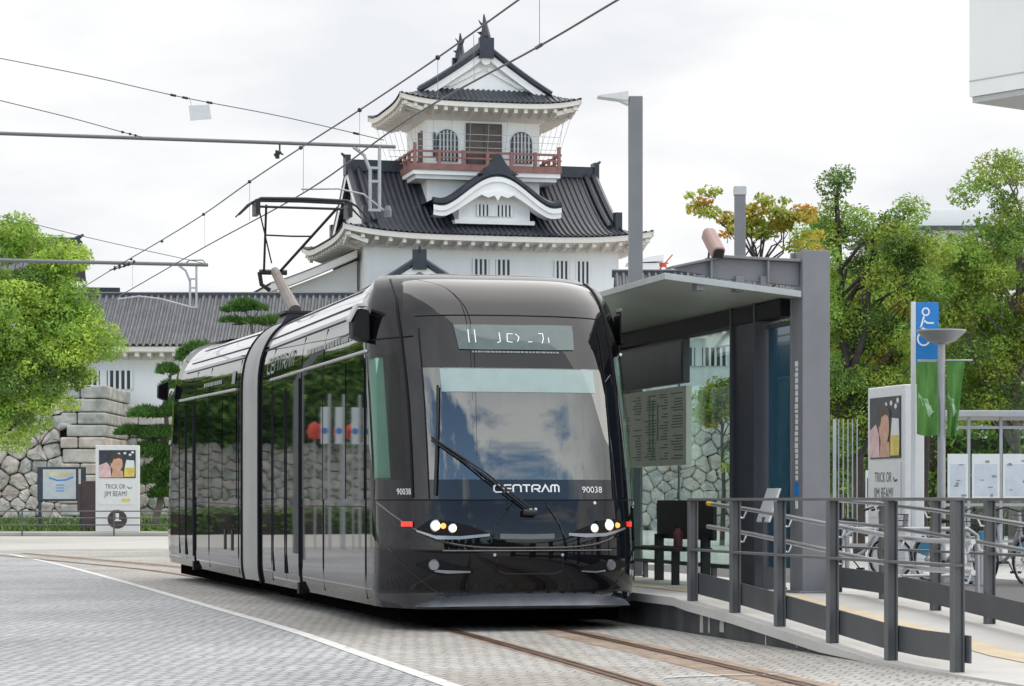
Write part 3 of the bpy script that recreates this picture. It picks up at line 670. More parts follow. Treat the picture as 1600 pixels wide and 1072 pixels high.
# ================================================================== STONE WALL
def clip(poly, a, b, c):                   # keep a*x+b*y <= c
    out = []
    for i in range(len(poly)):
        p, q = poly[i], poly[(i+1) % len(poly)]; dp = a*p[0]+b*p[1]-c; dq = a*q[0]+b*q[1]-c
        if dp <= 0: out.append(p)
        if dp*dq < 0:
            t = dp/(dp-dq); out.append((p[0]+t*(q[0]-p[0]), p[1]+t*(q[1]-p[1])))
    return out
def stone(mb, poly, fn, depth, rr, shrink=.022):
    mb.cur = rr.choice((0,0,1,2))
    cx = sum(p[0] for p in poly)/len(poly); cy = sum(p[1] for p in poly)/len(poly)
    # chop corners so that the stones are rounded
    pts = []
    n = len(poly)
    for i in range(n):
        p, q = poly[i], poly[(i+1) % n]
        pts += [(lerp(p[0],q[0],.13), lerp(p[1],q[1],.13)), (lerp(p[0],q[0],.5)+rr.uniform(-.03,.03), lerp(p[1],q[1],.5)+rr.uniform(-.03,.03)), (lerp(p[0],q[0],.87), lerp(p[1],q[1],.87))]
    rings = []
    for k, d in ((1-shrink, 0.0), (.955-shrink, depth*.72), (.80, depth*1.0), (.40, depth*1.04)):
        rings.append([fn(cx+(p[0]-cx)*k+rr.uniform(-.02,.02), cy+(p[1]-cy)*k+rr.uniform(-.02,.02), d+rr.uniform(-.035,.035)*(d > 0)) for p in pts])
    o = len(mb.v); m = len(pts)
    for r_ in rings: mb.v += [tuple(p) for p in r_]
    mb.v.append(tuple(fn(cx, cy, depth*1.03)))
    for k in range(3):
        for j in range(m): mb.f.append((o+k*m+j, o+k*m+(j+1)%m, o+(k+1)*m+(j+1)%m, o+(k+1)*m+j)); mb.m.append(mb.cur)
    for j in range(m): mb.f.append((o+3*m+j, o+3*m+(j+1)%m, o+4*m)); mb.m.append(mb.cur)
def stone_field(mb, x0, x1, z0, z1, size, fn, seed, depth=.22):
    rr = random.Random(seed); sites = []
    nx = int((x1-x0)/size); nz = max(1, int((z1-z0)/(size*.82)))
    for j in range(-1, nz+1):
        for i in range(-1, nx+1):
            sites.append((x0+(i+.5+.5*(j % 2)+rr.uniform(-.36,.36))*size, z0+(j+.5+rr.uniform(-.36,.36))*(z1-z0)/nz))
    for i, s in enumerate(sites):
        if not (x0 <= s[0] <= x1 and z0 <= s[1] <= z1): continue
        poly = [(s[0]-1.6*size,s[1]-1.6*size),(s[0]+1.6*size,s[1]-1.6*size),(s[0]+1.6*size,s[1]+1.6*size),(s[0]-1.6*size,s[1]+1.6*size)]
        for t in sites:
            if t is s or abs(t[0]-s[0]) > 2.6*size or abs(t[1]-s[1]) > 2.6*size: continue
            a, b = t[0]-s[0], t[1]-s[1]; poly = clip(poly, a, b, (t[0]**2+t[1]**2-s[0]**2-s[1]**2)/2)
            if len(poly) < 3: break
        if len(poly) >= 3: stone(mb, poly, fn, depth*rr.uniform(.7,1.25), rr)
wall = thing('stone_wall', 'dry stone castle wall of pale irregular boulders behind the map board', 'stone wall', (0,98,0), 0)
fw = lambda a, b, d: Vector((a, .10*b-d, b))
XC = -15.55                                # the wall's corner
mb = MB(); stone_field(mb, -25, XC-1.5, .1, 5.0, .60, fw, 3); mb.build('boulders', [M['stone'],M['stone_pink'],M['stone_grey']], wall, smooth=True, angle=55)
mb = MB(); rr = random.Random(8); z = .1
i = 0
while z < 5.15:                            # squared corner stones, long and short by turns
    h = rr.uniform(.44,.60); w = rr.uniform(1.5,1.75) if i % 2 else rr.uniform(.9,1.15); mb.cur = rr.choice((0,1,2))
    for x0, x1 in ((XC-w, XC-.02),)+(((XC-1.75, XC-w-.04),) if w < 1.5 else ()):
        mb.box(x0, x1, .10*z-.26+rr.uniform(-.04,.04), .10*z+(6 if x1 > XC-.5 else .5), z+.015, z+h-.02)
    z += h; i += 1
mb.build('corner_stones', [M['stone'],M['stone_pink'],M['stone_grey']], wall, bevel=.06)
mb = MB(); mb.prism([(-25,.05,0),(-25,.8,4.95),(-25,6,4.95),(-25,6,0)], (25+XC-.3,0,0)); mb.build('core', M['stone_gap'], wall)
wall3 = thing('stone_wall', 'lower stretch of castle stone wall beyond the left edge, mirrored in the tram windows', 'stone wall', (0,96,0), 0)
mb = MB(); stone_field(mb, -66, -24.8, .1, 3.5, .42, fw, 23, .18); mb.build('boulders', [M['stone'],M['stone_pink'],M['stone_grey']], wall3, smooth=True, angle=55)
mb = MB(); mb.prism([(-66,.05,0),(-66,.6,3.45),(-66,6,3.45),(-66,6,0)], (41.2,0,0)); mb.build('core', M['stone_gap'], wall3)
wall2 = thing('stone_wall', 'recessed stretch of castle stone wall below the long white storehouse', 'stone wall', (0,103.2,0), 0)
fw2 = lambda a, b, d: Vector((a, .12*b-d, b))
mb = MB(); stone_field(mb, XC-1.2, -5, .3, 4.25, .62, fw2, 13, .16); mb.build('boulders', [M['stone'],M['stone_pink'],M['stone_grey']], wall2, smooth=True, angle=55)
mb = MB(); mb.prism([(XC-1.2,.04,0),(XC-1.2,.55,4.45),(XC-1.2,3,4.45),(XC-1.2,3,0)], (12,0,0)); mb.build('core', M['stone_gap'], wall2)
mb = MB(); x = XC-1.1
while x < -5:
    w = rr.uniform(.7,1.3); mb.box(x,x+w-.03,.36,1.2,4.24,4.58+rr.uniform(-.03,.03)); x += w
mb.build('coping_stones', M['stone'], wall2, bevel=.04)

wall4 = thing('stone_wall', 'castle stone wall seen through the clear shelter glass', 'stone wall', (0,101,0), 0)
mb = MB(); stone_field(mb, 3.2, 16, .1, 5.3, .55, fw, 43, .2); mb.build('boulders', [M['stone'],M['stone_pink'],M['stone_grey']], wall4, smooth=True, angle=55)
mb = MB(); mb.prism([(3.0,.05,0),(3.0,.85,5.25),(3.0,6,5.25),(3.0,6,0)], (13.2,0,0)); mb.build('core', M['stone_gap'], wall4)
lb2 = copy_tree(longb); lb2.location = (10.9,105,.95); lb2['label'] = 'second white castle storehouse, seen through the shelter glass above its stone wall'
# ================================================================== TRAM  (local: x across, y back from the nose, z up)
TLX, TLY = 5.586, 21.86
tram = thing('tram', 'glossy black two-section low-floor tram with lit headlamps at the platform', 'tram', P2W(TLX, TLY), TH)
WT_ = [(.2,1.17),(.30,1.19),(.42,1.2),(2.5,1.2),(2.65,1.192),(2.8,1.17),(2.9,1.14),(3.0,1.095),(3.1,1.03),(3.18,.955),(3.24,.875),(3.29,.76),(3.325,.58),(3.35,.30)]
YT = [(.2,-.03),(.27,.0),(.33,.045),(.42,.02),(.55,-.01),(.73,-.02),(.95,0),(1.16,.035),(1.6,.125),(2.0,.235),(2.35,.36),(2.6,.48),(2.8,.61),(2.95,.74),(3.05,.87),(3.14,1.03),(3.2,1.2),(3.25,1.42),(3.29,1.75),(3.325,2.25),(3.35,3.0)]
DT_ = [(.2,.72),(2.4,.74),(2.8,.68),(3.1,.52),(3.25,.42),(3.35,.2)]
WN_ = [(.2,1.17),(.30,1.19),(.42,1.2),(2.5,1.2),(2.65,1.195),(2.8,1.18),(2.9,1.165),(3.0,1.14),(3.1,1.10),(3.18,1.06),(3.24,1.01),(3.29,.94),(3.325,.84),(3.35,.66)]
def Wz(z): return interp(WT_, z)
def Wn(z): return interp(WN_, z)
def nose(f, z, off=0.0):
    """point on the nose: f = -1..1 across the front, z height, pushed out by off"""
    def p(f, z): 
        w = Wn(z); return Vector((f*w, interp(YT, z)+interp(DT_, z)*abs(f)**4.6, z))
    q = p(f, z)
    if off:
        f1, f0 = min(1, f+.01), max(-1, f-.01); z1, z0 = min(3.35, z+.01), max(.2, z-.01)
        n = (p(f1, z)-p(f0, z)).cross(p(f, z1)-p(f, z0)); n.normalize(); q = q+n*off
    return q
_nf = np.linspace(-1, 1, 161); _nz = np.linspace(.2, 3.35, 190)
def nose_px(f, z):
    q = nose(f, z); w = P2W(TLX, TLY)+Vector((q.x*CT-q.y*ST, q.x*ST+q.y*CT, q.z)); return 800+F*w.x/w.y, HOR-F*(w.z-EYE)/w.y
_np = np.array([[nose_px(f, z) for f in _nf] for z in _nz])
def on_nose(px, py):
    """which spot (f, z) of the nose a photo point shows"""
    e = (_np[:,:,0]-px)**2+(_np[:,:,1]-py)**2; i, j = np.unravel_index(np.argmin(e), e.shape); f, z = float(_nf[j]), float(_nz[i])
    for _ in range(3):
        h = .004; x, y = nose_px(f, z); xf, yf = nose_px(min(1,f+h), z); xz, yz = nose_px(f, min(3.35,z+h))
        a, b, c, d = (xf-x)/h, (xz-x)/h, (yf-y)/h, (yz-y)/h; det = a*d-b*c
        if abs(det) < 1e-3: break
        f = max(-1, min(1, f+max(-.02,min(.02,(d*(px-x)-b*(py-y))/det)))); z = max(.2, min(3.35, z+max(-.02,min(.02,(-c*(px-x)+a*(py-y))/det))))
    return f, z
YB = 7.93
zr = [.20,.235,.27,.30,.33,.37,.42,.5,.6,.73,.85,.95,1.05,1.16,1.25,1.34,1.5,1.7,1.9,2.1,2.28,2.34,2.48,2.6,2.7,2.8,2.88,2.95,3.0,3.05,3.1,3.14,3.18,3.21,3.24,3.265,3.29,3.31,3.325,3.34,3.35]
fs_ = [0,.12,.24,.36,.46,.56,.61,.655,.70,.75,.80,.84,.88,.91,.94,.965,.985,1.0]
fr_ = sorted([-a for a in fs_[1:]]+fs_)
gs = [1,.85,.7,.5,.3,.18,.09,.035]
def tram_row(z):
    w = lambda g: lerp(Wn(z), Wz(z), min(1, g/.16)); yc = interp(YT, z)+interp(DT_, z); row = [('s', -1, g, Vector((-w(g), yc+g*(YB-yc), z))) for g in gs]
    row += [('f', f, 0, nose(f, z)) for f in fr_]
    return row+[('s', 1, g, Vector((w(g), yc+g*(YB-yc), z))) for g in gs[::-1]]
rows = [tram_row(z) for z in zr]
PK = ('body','fascia','windshield','cab_window-','cab_window+','frit','pillar-','pillar+','roof-','roof+','side-','side+')
parts = {k: MB() for k in PK}
def region(i, j):
    zc = (zr[i]+zr[i+1])/2; a, b = rows[i][j], rows[i][j+1]
    fr = a[0] == 'f' and b[0] == 'f'; fc = (a[1]+b[1])/2
    side = a[0] == 's' or b[0] == 's'
    gmax = max(a[2], b[2]); sg = '-' if a[3].x+b[3].x < 0 else '+'
    if side and gmax > .10 and 2.92 < zc < 3.30: return 'roof'+sg
    if side and gmax > .10 and zc < 2.92: return 'side'+sg
    if fr and abs(fc) < .70:
        if 1.34 < zc < 2.34: return 'windshield'
        if 1.16 < zc < 1.34: return 'frit'
    if 1.34 < zc < 2.48 and ((fr and abs(fc) > .84) or (side and gmax <= .036)): return 'cab_window'+sg
    if 1.16 < zc < 3.2 and ((fr and abs(fc) > .80) or (side and gmax <= .10)): return 'pillar'+sg
    if zc < 1.16 and (fr or gmax <= .10): return 'fascia'
    return 'body'
def add_cells(transform=None, P=parts, reg=region):
    idx = {k: {} for k in P}
    for i in range(len(zr)-1):
        for j in range(len(rows[0])-1):
            k = reg(i, j); mbk = P[k]; ids = []
            for (a, b) in ((i,j),(i,j+1),(i+1,j+1),(i+1,j)):
                if (a, b) not in idx[k]:
                    idx[k][(a, b)] = len(mbk.v); q = rows[a][b][3]; mbk.v.append(tuple(transform(q) if transform else q))
                ids.append(idx[k][(a, b)])
            mbk.f.append(tuple(ids)); mbk.m.append(0)
    top = [rows[-1][j][3] for j in range(len(rows[0]))]; P['body'].poly([transform(q) if transform else q for q in top])
add_cells()
body = parts['body'].build('front_body', M['paint'], tram, smooth=True, angle=50)
parts['fascia'].build('front_fascia', M['paint_low'], tram, smooth=True, angle=50)
parts['windshield'].build('windshield', M['tram_glass'], tram, smooth=True)
parts['frit'].build('windshield_border', M['frit'], tram, smooth=True)
for q in '-+':
    parts['pillar'+q].build('cab_pillar', M['paint_low'], tram, smooth=True); parts['cab_window'+q].build('cab_window', M['cab_glass'], tram, smooth=True); parts['roof'+q].build('roof_panel', M['roof_panel'], tram, smooth=True); parts['side'+q].build('side_panel', M['paint_side'], tram, smooth=True)
# rear section: the same nose turned round, bent a little to the left, on a slight grade
HY = 8.7; BEND = R(1.55); LR = 16.55
def rear(q):
    q = Vector(q); y = LR-q.y; x = -q.x                      # mirror end for end
    dx, dy = x, y-HY
    return Vector((dx*cos(BEND)-dy*sin(BEND), HY+dx*sin(BEND)+dy*cos(BEND), q.z+.0085*dy))
def rear_xyz(x, y, z):                                       # a point given by its true distance from the front nose
    dy = y-HY; return Vector((x*cos(BEND)-dy*sin(BEND), HY+x*sin(BEND)+dy*cos(BEND), z+.0085*dy))
YB = LR-9.22
rows = [tram_row(z) for z in zr]
P2 = {k: MB() for k in parts}
add_cells(rear, P2)
P2['body'].build('rear_body', M['paint'], tram, smooth=True, angle=50)
P2['fascia'].build('rear_fascia', M['paint_low'], tram, smooth=True)
P2['windshield'].build('windshield', M['side_glass'], tram, smooth=True); P2['frit'].build('windshield_border', M['side_glass'], tram, smooth=True)
for q in '-+':
    P2['pillar'+q].build('cab_pillar', M['paint'], tram, smooth=True); P2['cab_window'+q].build('cab_window', M['side_glass'], tram, smooth=True); P2['roof'+q].build('roof_panel', M['roof_panel'], tram, smooth=True); P2['side'+q].build('side_panel', M['paint_side'], tram, smooth=True)
# gangway hoop
mb = MB()
sec = [(Wz(z), z) for z in zr]
ring = [(-w, z) for w, z in sec]+[(w, z) for w, z in sec[::-1]]
prof_g = [(7.70,.955),(7.80,1.005),(7.9,1.012),(8.2,.99),(8.32,.965),(8.45,.99),(8.6,.965),(8.75,.99),(8.88,.965),(9.0,.99),(9.3,1.012),(9.42,1.005),(9.5,.955)]
mb.grid([[(lambda q: (rear_xyz(*q) if y > HY else Vector(q)))((x*s+.0, 8.58+(y-8.58)*.80, 1.7+(z-1.7)*(s if z > 1.7 else 1.0))) for x, z in ring] for y, s in prof_g])
mb.build('gangway', M['gangway'], tram, smooth=True, angle=60)
mb = MB()
for y in (7.93, 9.26): 
    f_ = rear_xyz if y > HY else (lambda a, b, c: Vector((a, b, c)))
    mb.tube([f_(x*1.012, y, 1.7+(z-1.7)*1.006) for x, z in ring], .02, 5)
mb.build('gangway_seal', M['dark_trim'], tram)
# underframe and wheels
mb = MB(); mb.box(-1.02,1.02,.6,7.6,.07,.24); mb.box(-.95,.95,7.6,9.6,.09,.3); mb.build('underframe', M['under'], tram)  # boxes set low and near-black to deepen the shade under the tram
mb = MB(); vs = [rear_xyz(a,b,c) for a,b,c in ((-1.02,9.6,.07),(1.02,9.6,.07),(1.02,15.8,.03),(-1.02,15.8,.03))]; mb.prism(vs, (0,0,.14)); mb.build('underframe', M['under'], tram)
for y in (2.6, 4.4, 12.2, 14.0):
    for x in (-.53, .53):
        c = rear_xyz(x,y,.3) if y > HY else Vector((x,y,.31))
        MB().lathe([(0,-.06),(.28,-.06),(.30,-.05),(.30,.05),(.27,.06),(0,.06)], c, 20, 'x').build('wheel', M['rail'], tram)
# cab interior
mb = MB(); mb.box(-1.12,1.12,.85,2.2,.9,1.02); mb.box(-.8,.8,.35,.8,.9,1.22); dash = mb.build('dashboard', M['cab_dark'], tram)
MB().box(-1.14,1.14,2.2,2.26,.35,3.0).build('cab_bulkhead', M['cab_dark'], tram)
mb = MB()
for x0, x1 in ((-1.10,-.82),(.55,1.1)): mb.box(x0,x1,2.12,2.19,1.0,2.55)
mb.build('bulkhead_panel', M['cab_green'], tram)
mb = MB(); mb.grid([[nose(f, z, .0035) for f in np.linspace(-.58,.60,25)] for z in (2.33,2.28,2.22,2.16,2.12)]); mb.build('sun_blind', M['blind'], tram, smooth=True)
mb = MB(); mb.prism([(-1.16,.93,1.36),(-1.04,.93,1.36),(-1.10,.98,2.45),(-1.16,.98,2.45)], (0,.34,0)); mb.build('cab_curtain', M['cab_green'], tram)
st = MB().box(-.28,.28,1.35,1.85,1.02,1.2).box(-.26,.26,1.78,1.92,1.15,1.95).build('driver_seat', M['cab_dark'], tram, bevel=.05)
mb = MB()
for x in (-.55,.30,.72): mb.tube([(x,2.08,1.0),(x,2.05,2.7)], .022, 6)
for z in (1.6,1.75): mb.tube([(.3,2.05,z),(1.05,2.05,z+.1)], .02, 6)
mb.build('grab_rail', M['cab_green'], tram)
# front: seams, bumper strip, lamps, sign, lettering, wipers
def nline(mb, pts, r, off=.002, n=24):
    P = []
    for k in range(len(pts)-1):
        for i in range(8): t = i/8; P.append((lerp(pts[k][0],pts[k+1][0],t), lerp(pts[k][1],pts[k+1][1],t)))
    P.append(pts[-1]); mb.tube([nose(f, z, off) for f, z in P], r, 6)
def nfn(off): return lambda a, b: nose(a, b, off)
mb = MB(); cz = lambda f: .735+.40*abs(f)**4
nline(mb, [(f, cz(f)) for f in np.linspace(-1,1,31)], .012, .001); mb.build('bumper_strip', M['paint'], tram, smooth=True)
mb = MB(); nline(mb, [(f, .715+.0*f) for f in np.linspace(-.62,.66,21)], .005, .010); mb.build('bumper_highlight', M['lip_grey'], tram, smooth=True)  # grey line laid in as the highlight along the bumper crease
for fa, fb in ((-1,-.55),(.55,1)):
    mb = MB(); nline(mb, [(f, .30+.52*max(0,(abs(f)-.55)/.45)**1.6) for f in np.linspace(fa,fb,10)], .005); mb.build('apron_crease', M['paint_low'], tram, smooth=True)
mb = MB(); nline(mb, [(f, 1.16) for f in np.linspace(-1,1,31)], .006, 0); nline(mb, [(f, 2.83-.0*f-.02*f*f) for f in np.linspace(-.72,.74,21)], .006, 0)
nline(mb, [(-.70,z) for z in np.linspace(1.17,2.7,14)], .006, .004); nline(mb, [(.70,z) for z in np.linspace(1.17,2.7,14)], .006, .004); nline(mb, [(f,2.62+.05*(1+f)) for f in np.linspace(-1,-.74,6)], .007, .002)
for s in (-1,1): nline(mb, [(s*.80,1.18),(s*.80,2.0),(s*.81,2.6),(s*.84,3.0),(s*.89,3.2)], .014, .002)
mb.build('panel_gasket', M['dark_trim'], tram)
# lower apron lip, tilted and coloured blue-grey to carry a band of sky sheen
mb = MB(); fsx = np.linspace(-.80,.84,41)
mb.grid([[nose(f, .33-.10*((f-.05)/.86)**4*1.0, .004) for f in fsx], [nose(f, .305-.08*((f-.05)/.86)**4, .016) for f in fsx], [nose(f, .21, .055) for f in fsx], [nose(f, .205, -.02) for f in fsx]])
mb.build('apron_lip', M['lip'], tram, smooth=True)
lamps = {}
def disc(mb, px, py, r, off, depth=.02, n=18):
    f, z = on_nose(px, py); c = nose(f, z, off); d = (nose(f, z, off+.02)-c).normalized()
    d = (d+Vector((0,-1.2,0))).normalized(); a = d.cross(Vector((0,0,1))).normalized(); b = a.cross(d)
    ring0 = [c+a*cos(q)*r+b*sin(q)*r for q in np.linspace(0,2*pi,n,endpoint=False)]
    ring1 = [c+d*depth+a*cos(q)*r*.8+b*sin(q)*r*.8 for q in np.linspace(0,2*pi,n,endpoint=False)]
    back = [p-d*.06 for p in ring0]
    o = len(mb.v); mb.v += [tuple(p) for p in back+ring0+ring1]; 
    for k in (0, n):
        for j in range(n): mb.f.append((o+k+j, o+k+(j+1)%n, o+k+n+(j+1)%n, o+k+n+j)); mb.m.append(0)
    mb.f.append(tuple(o+2*n+j for j in range(n))); mb.m.append(0)
def npoly(mb, pts, off, th=.0):
    """outline given in photo points (upper edge, then lower edge backwards), laid on the nose as a fine patch"""
    q = [on_nose(*p) for p in pts]; n = len(q)//2
    def fine(e): return [(lerp(a[0],b[0],k/4), lerp(a[1],b[1],k/4)) for a, b in zip(e[:-1], e[1:]) for k in range(4)]+[e[-1]]
    U_, D_ = fine(q[:n]), fine(q[n:][::-1])
    mb.grid([[nose(lerp(a[0],b[0],k/5), lerp(a[1],b[1],k/5), off) for a, b in zip(U_, D_)] for k in range(6)])
for side, hl, outline, lip in ((-1, ((682,822,8.0,.048),(708,826,6.2,.038)), ([(652,826),(672,812),(700,814),(735,822),(768,835)], [(768,838),(735,843),(700,843),(672,836),(652,829)]), ([(652,828),(680,837),(720,838),(765,834)],[(765,838),(720,843),(684,843),(652,831)])),
                           (1, ((950,821,8.4,.050),(928,826,6.2,.038)), ([(888,834),(915,823),(940,813),(960,811),(978,818)], [(978,824),(960,832),(940,838),(915,841),(888,837)]), ([(888,833),(915,834),(945,833),(975,824)],[(975,827),(945,838),(915,840),(888,837)]))):
    mb = MB(); npoly(mb, outline[0]+outline[1], .006); cl = mb.build('headlight', M['dark_trim'], tram, smooth=True)
    mb = MB(); npoly(mb, lip[0]+lip[1], .014); mb.build('lamp_lip', M['lip_grey'], cl, smooth=True)
    for px, py, pr, r in hl:
        mb = MB(); disc(mb, px, py, r*.84, .012); mb.build('bulb', M['headlamp'], cl, smooth=True)
        mb = MB(); disc(mb, px, py, r*1.12, .006, .004); mb.build('lamp_rim', M['silver'], cl, smooth=True)
    mb = MB(); disc(mb, hl[0][0]+(11 if side < 0 else 13), hl[0][1], .026, .007); mb.build('indicator', M['amber'], cl, smooth=True)
for px in (637, 981):
    mb = MB(); w = 9 if px < 800 else 4; npoly(mb, [(px-w,815),(px+w,815),(px+w,823),(px-w,823)], .012); mb.build('marker_lamp', M['red_lens'], tram)
for px, w in ((679, -1), (953, 1)):
    mb = MB(); 
    npoly(mb, ([(650,880),(668,874),(690,876),(740,890)]+[(740,896),(690,900),(668,893),(650,884)]) if w < 0 else ([(905,889),(935,878),(958,874),(975,878)]+[(975,886),(958,893),(935,895),(905,893)]), .005)
    fo = mb.build('fog_lamp', M['dark_trim'], tram, smooth=True)
    mb = MB(); disc(mb, px, 883, .052, .010); mb.build('bulb', M['lens'], fo, smooth=True)
    mb = MB(); npoly(mb, ([(680,890),(700,891),(735,892)]+[(735,894.5),(700,896),(680,893.5)]) if w < 0 else ([(908,891),(930,892),(945,890)]+[(945,892.5),(930,894.5),(908,893)]), .012); mb.build('lamp_lip', M['lip_grey'], fo, smooth=True)
mb = MB(); npoly(mb, [(781,834),(825,835),(866,834),(866,842),(825,843),(781,842)], .010); mb.build('nose_badge', M['badge'], tram)
for px, py in ((773,867),(879,867),(829,796),(837,796),(929,786)):
    mb = MB(); disc(mb, px, py, .016, .004, .004, 8); mb.build('fastener', M['silver'], tram)
# raised centre panel on the fascia
mb = MB(); nline(mb, [on_nose(800,786),on_nose(775,820),on_nose(768,848)], .008, .002); nline(mb, [on_nose(852,786),on_nose(874,820),on_nose(884,848)], .008, .002); nline(mb,[on_nose(775,868),on_nose(778,892),on_nose(790,897),on_nose(866,897),on_nose(878,892),on_nose(880,868)],.006,.001); mb.build('panel_edge', M['paint_low'], tram)
# destination display
mb = MB(); npoly(mb, [(708,508),(760,508),(800,509),(850,509),(893,510),(896,548),(850,548),(800,547),(760,547),(717,546)], .009); disp = mb.build('destination_display', M['sign_glass'], tram, smooth=True)
fa, za = on_nose(722,540); fb, zb = on_nose(888,540)
mb = MB()
U = lambda px: lerp(fa, fb, (px-722)/(888-722)); Zt = on_nose(800,516)[1]; Zb = on_nose(800,538)[1]
V = lambda py: lerp(Zt, Zb, (py-516)/(538-516.0))
for st in ([(733,517),(733,537)],[(743,517),(743,537)],[(781,521),(781,535),(776,537)],[(802,523),(793,523),(792,535),(800,536)],[(806,523),(811,528),(808,535)],[(824,535),(831,535)],[(842,522),(849,522),(849,530),(846,537)],[(857,528),(857,536)]):
    mb.strip([(U(a)/1, V(b)) for a, b in st], .0065, nfn(.013))
mb.build('display_text', M['led'], disp)
mb = MB(); rr = random.Random(3); x = 736
while x < 868:
    w = rr.uniform(2,6); mb.strip([(U(x),V(550.5)),(U(x+w),V(550.5))], .016, nfn(.006)); x += w+(rr.uniform(.8,1.6) if not 772 < x < 776 else 6)
mb.build('small_lettering', M['grey_text'], tram)
# logo and fleet numbers
mb = MB(); f0, z0 = on_nose(772,769); f1, z1 = on_nose(873,769); logo(mb, 'CENTRAM', f0, f1, z0, z0+.062, .012, nfn(.006)); mb.build('fleet_logo', M['white_text'], tram)
f0, z0 = on_nose(909,770); f1, _ = on_nose(940,770); mb = MB(); text_on(mb, '90038', f0, z0, .055, nfn(.006), maxw=f1-f0); mb.build('fleet_number', M['white_text'], tram)
f0, z0 = on_nose(621,773); f1, _ = on_nose(643,773); mb = MB(); text_on(mb, '90038', f0, z0, .055, nfn(.008), maxw=f1-f0); mb.build('fleet_number', M['white_text'], tram)
# wiper
mb = MB()
pv = on_nose(828,801); pa = on_nose(677,690)
for d in (0,.03):
    mb.tube([nose(pv[0],pv[1]+d,.05), nose(lerp(pv[0],pa[0],.5),lerp(pv[1],pa[1],.5)+d,.075), nose(pa[0],pa[1]+d,.05)], .0085, 6)
mb.tube([nose(pv[0]-.06,pv[1]-.005,.045), nose(pv[0]+.04,pv[1]-.01,.045)], .03, 8)
wi = mb.build('wiper_arm', M['black'], tram)
b0, b1 = on_nose(685,604), on_nose(681,774)
mb = MB(); mb.tube([nose(lerp(b0[0],b1[0],t),lerp(b0[1],b1[1],t),.03) for t in np.linspace(0,1,10)], .013, 6); mb.tube([nose(pa[0],pa[1],.05),nose(lerp(b0[0],b1[0],.5),lerp(b0[1],b1[1],.5),.03)],.012,6); mb.build('wiper_blade', M['black'], wi)
# mirror pods
for s in (-1, 1):
    k_ = 1 if s < 0 else .45
    mb = MB(); c = nose(s*1.0, 2.72); x, y = c.x, c.y+.02
    mb.prism([(x,y-.16,2.60),(x+s*.10*k_,y-.13,2.62),(x+s*.13*k_,y+.02,2.66),(x+s*.13*k_,y+.06,2.80),(x+s*.08*k_,y-.05,2.92),(x,y-.12,2.90)], (0,.2,.0)); po = mb.build('mirror_pod', M['dark_trim'], tram, bevel=.02)
    mb = MB(); mb.prism([(x+s*.02,y-.125,2.93),(x+s*.09*k_,y-.055,2.935),(x+s*.145*k_,y+.05,2.80),(x+s*.15*k_,y+.05,2.83),(x+s*.1*k_,y-.05,2.96),(x+s*.02,y-.12,2.96)], (0,.2,0)); mb.build('pod_cover', M['light_grey'], po)
mb = MB(); mb.prism([rear(Vector((1.2,.5,2.55))), rear(Vector((1.36,.62,2.6))), rear(Vector((1.36,.66,2.78))), rear(Vector((1.2,.6,2.85)))], (0,-.22,0)); mb.build('mirror_pod', M['dark_trim'], tram, bevel=.02)
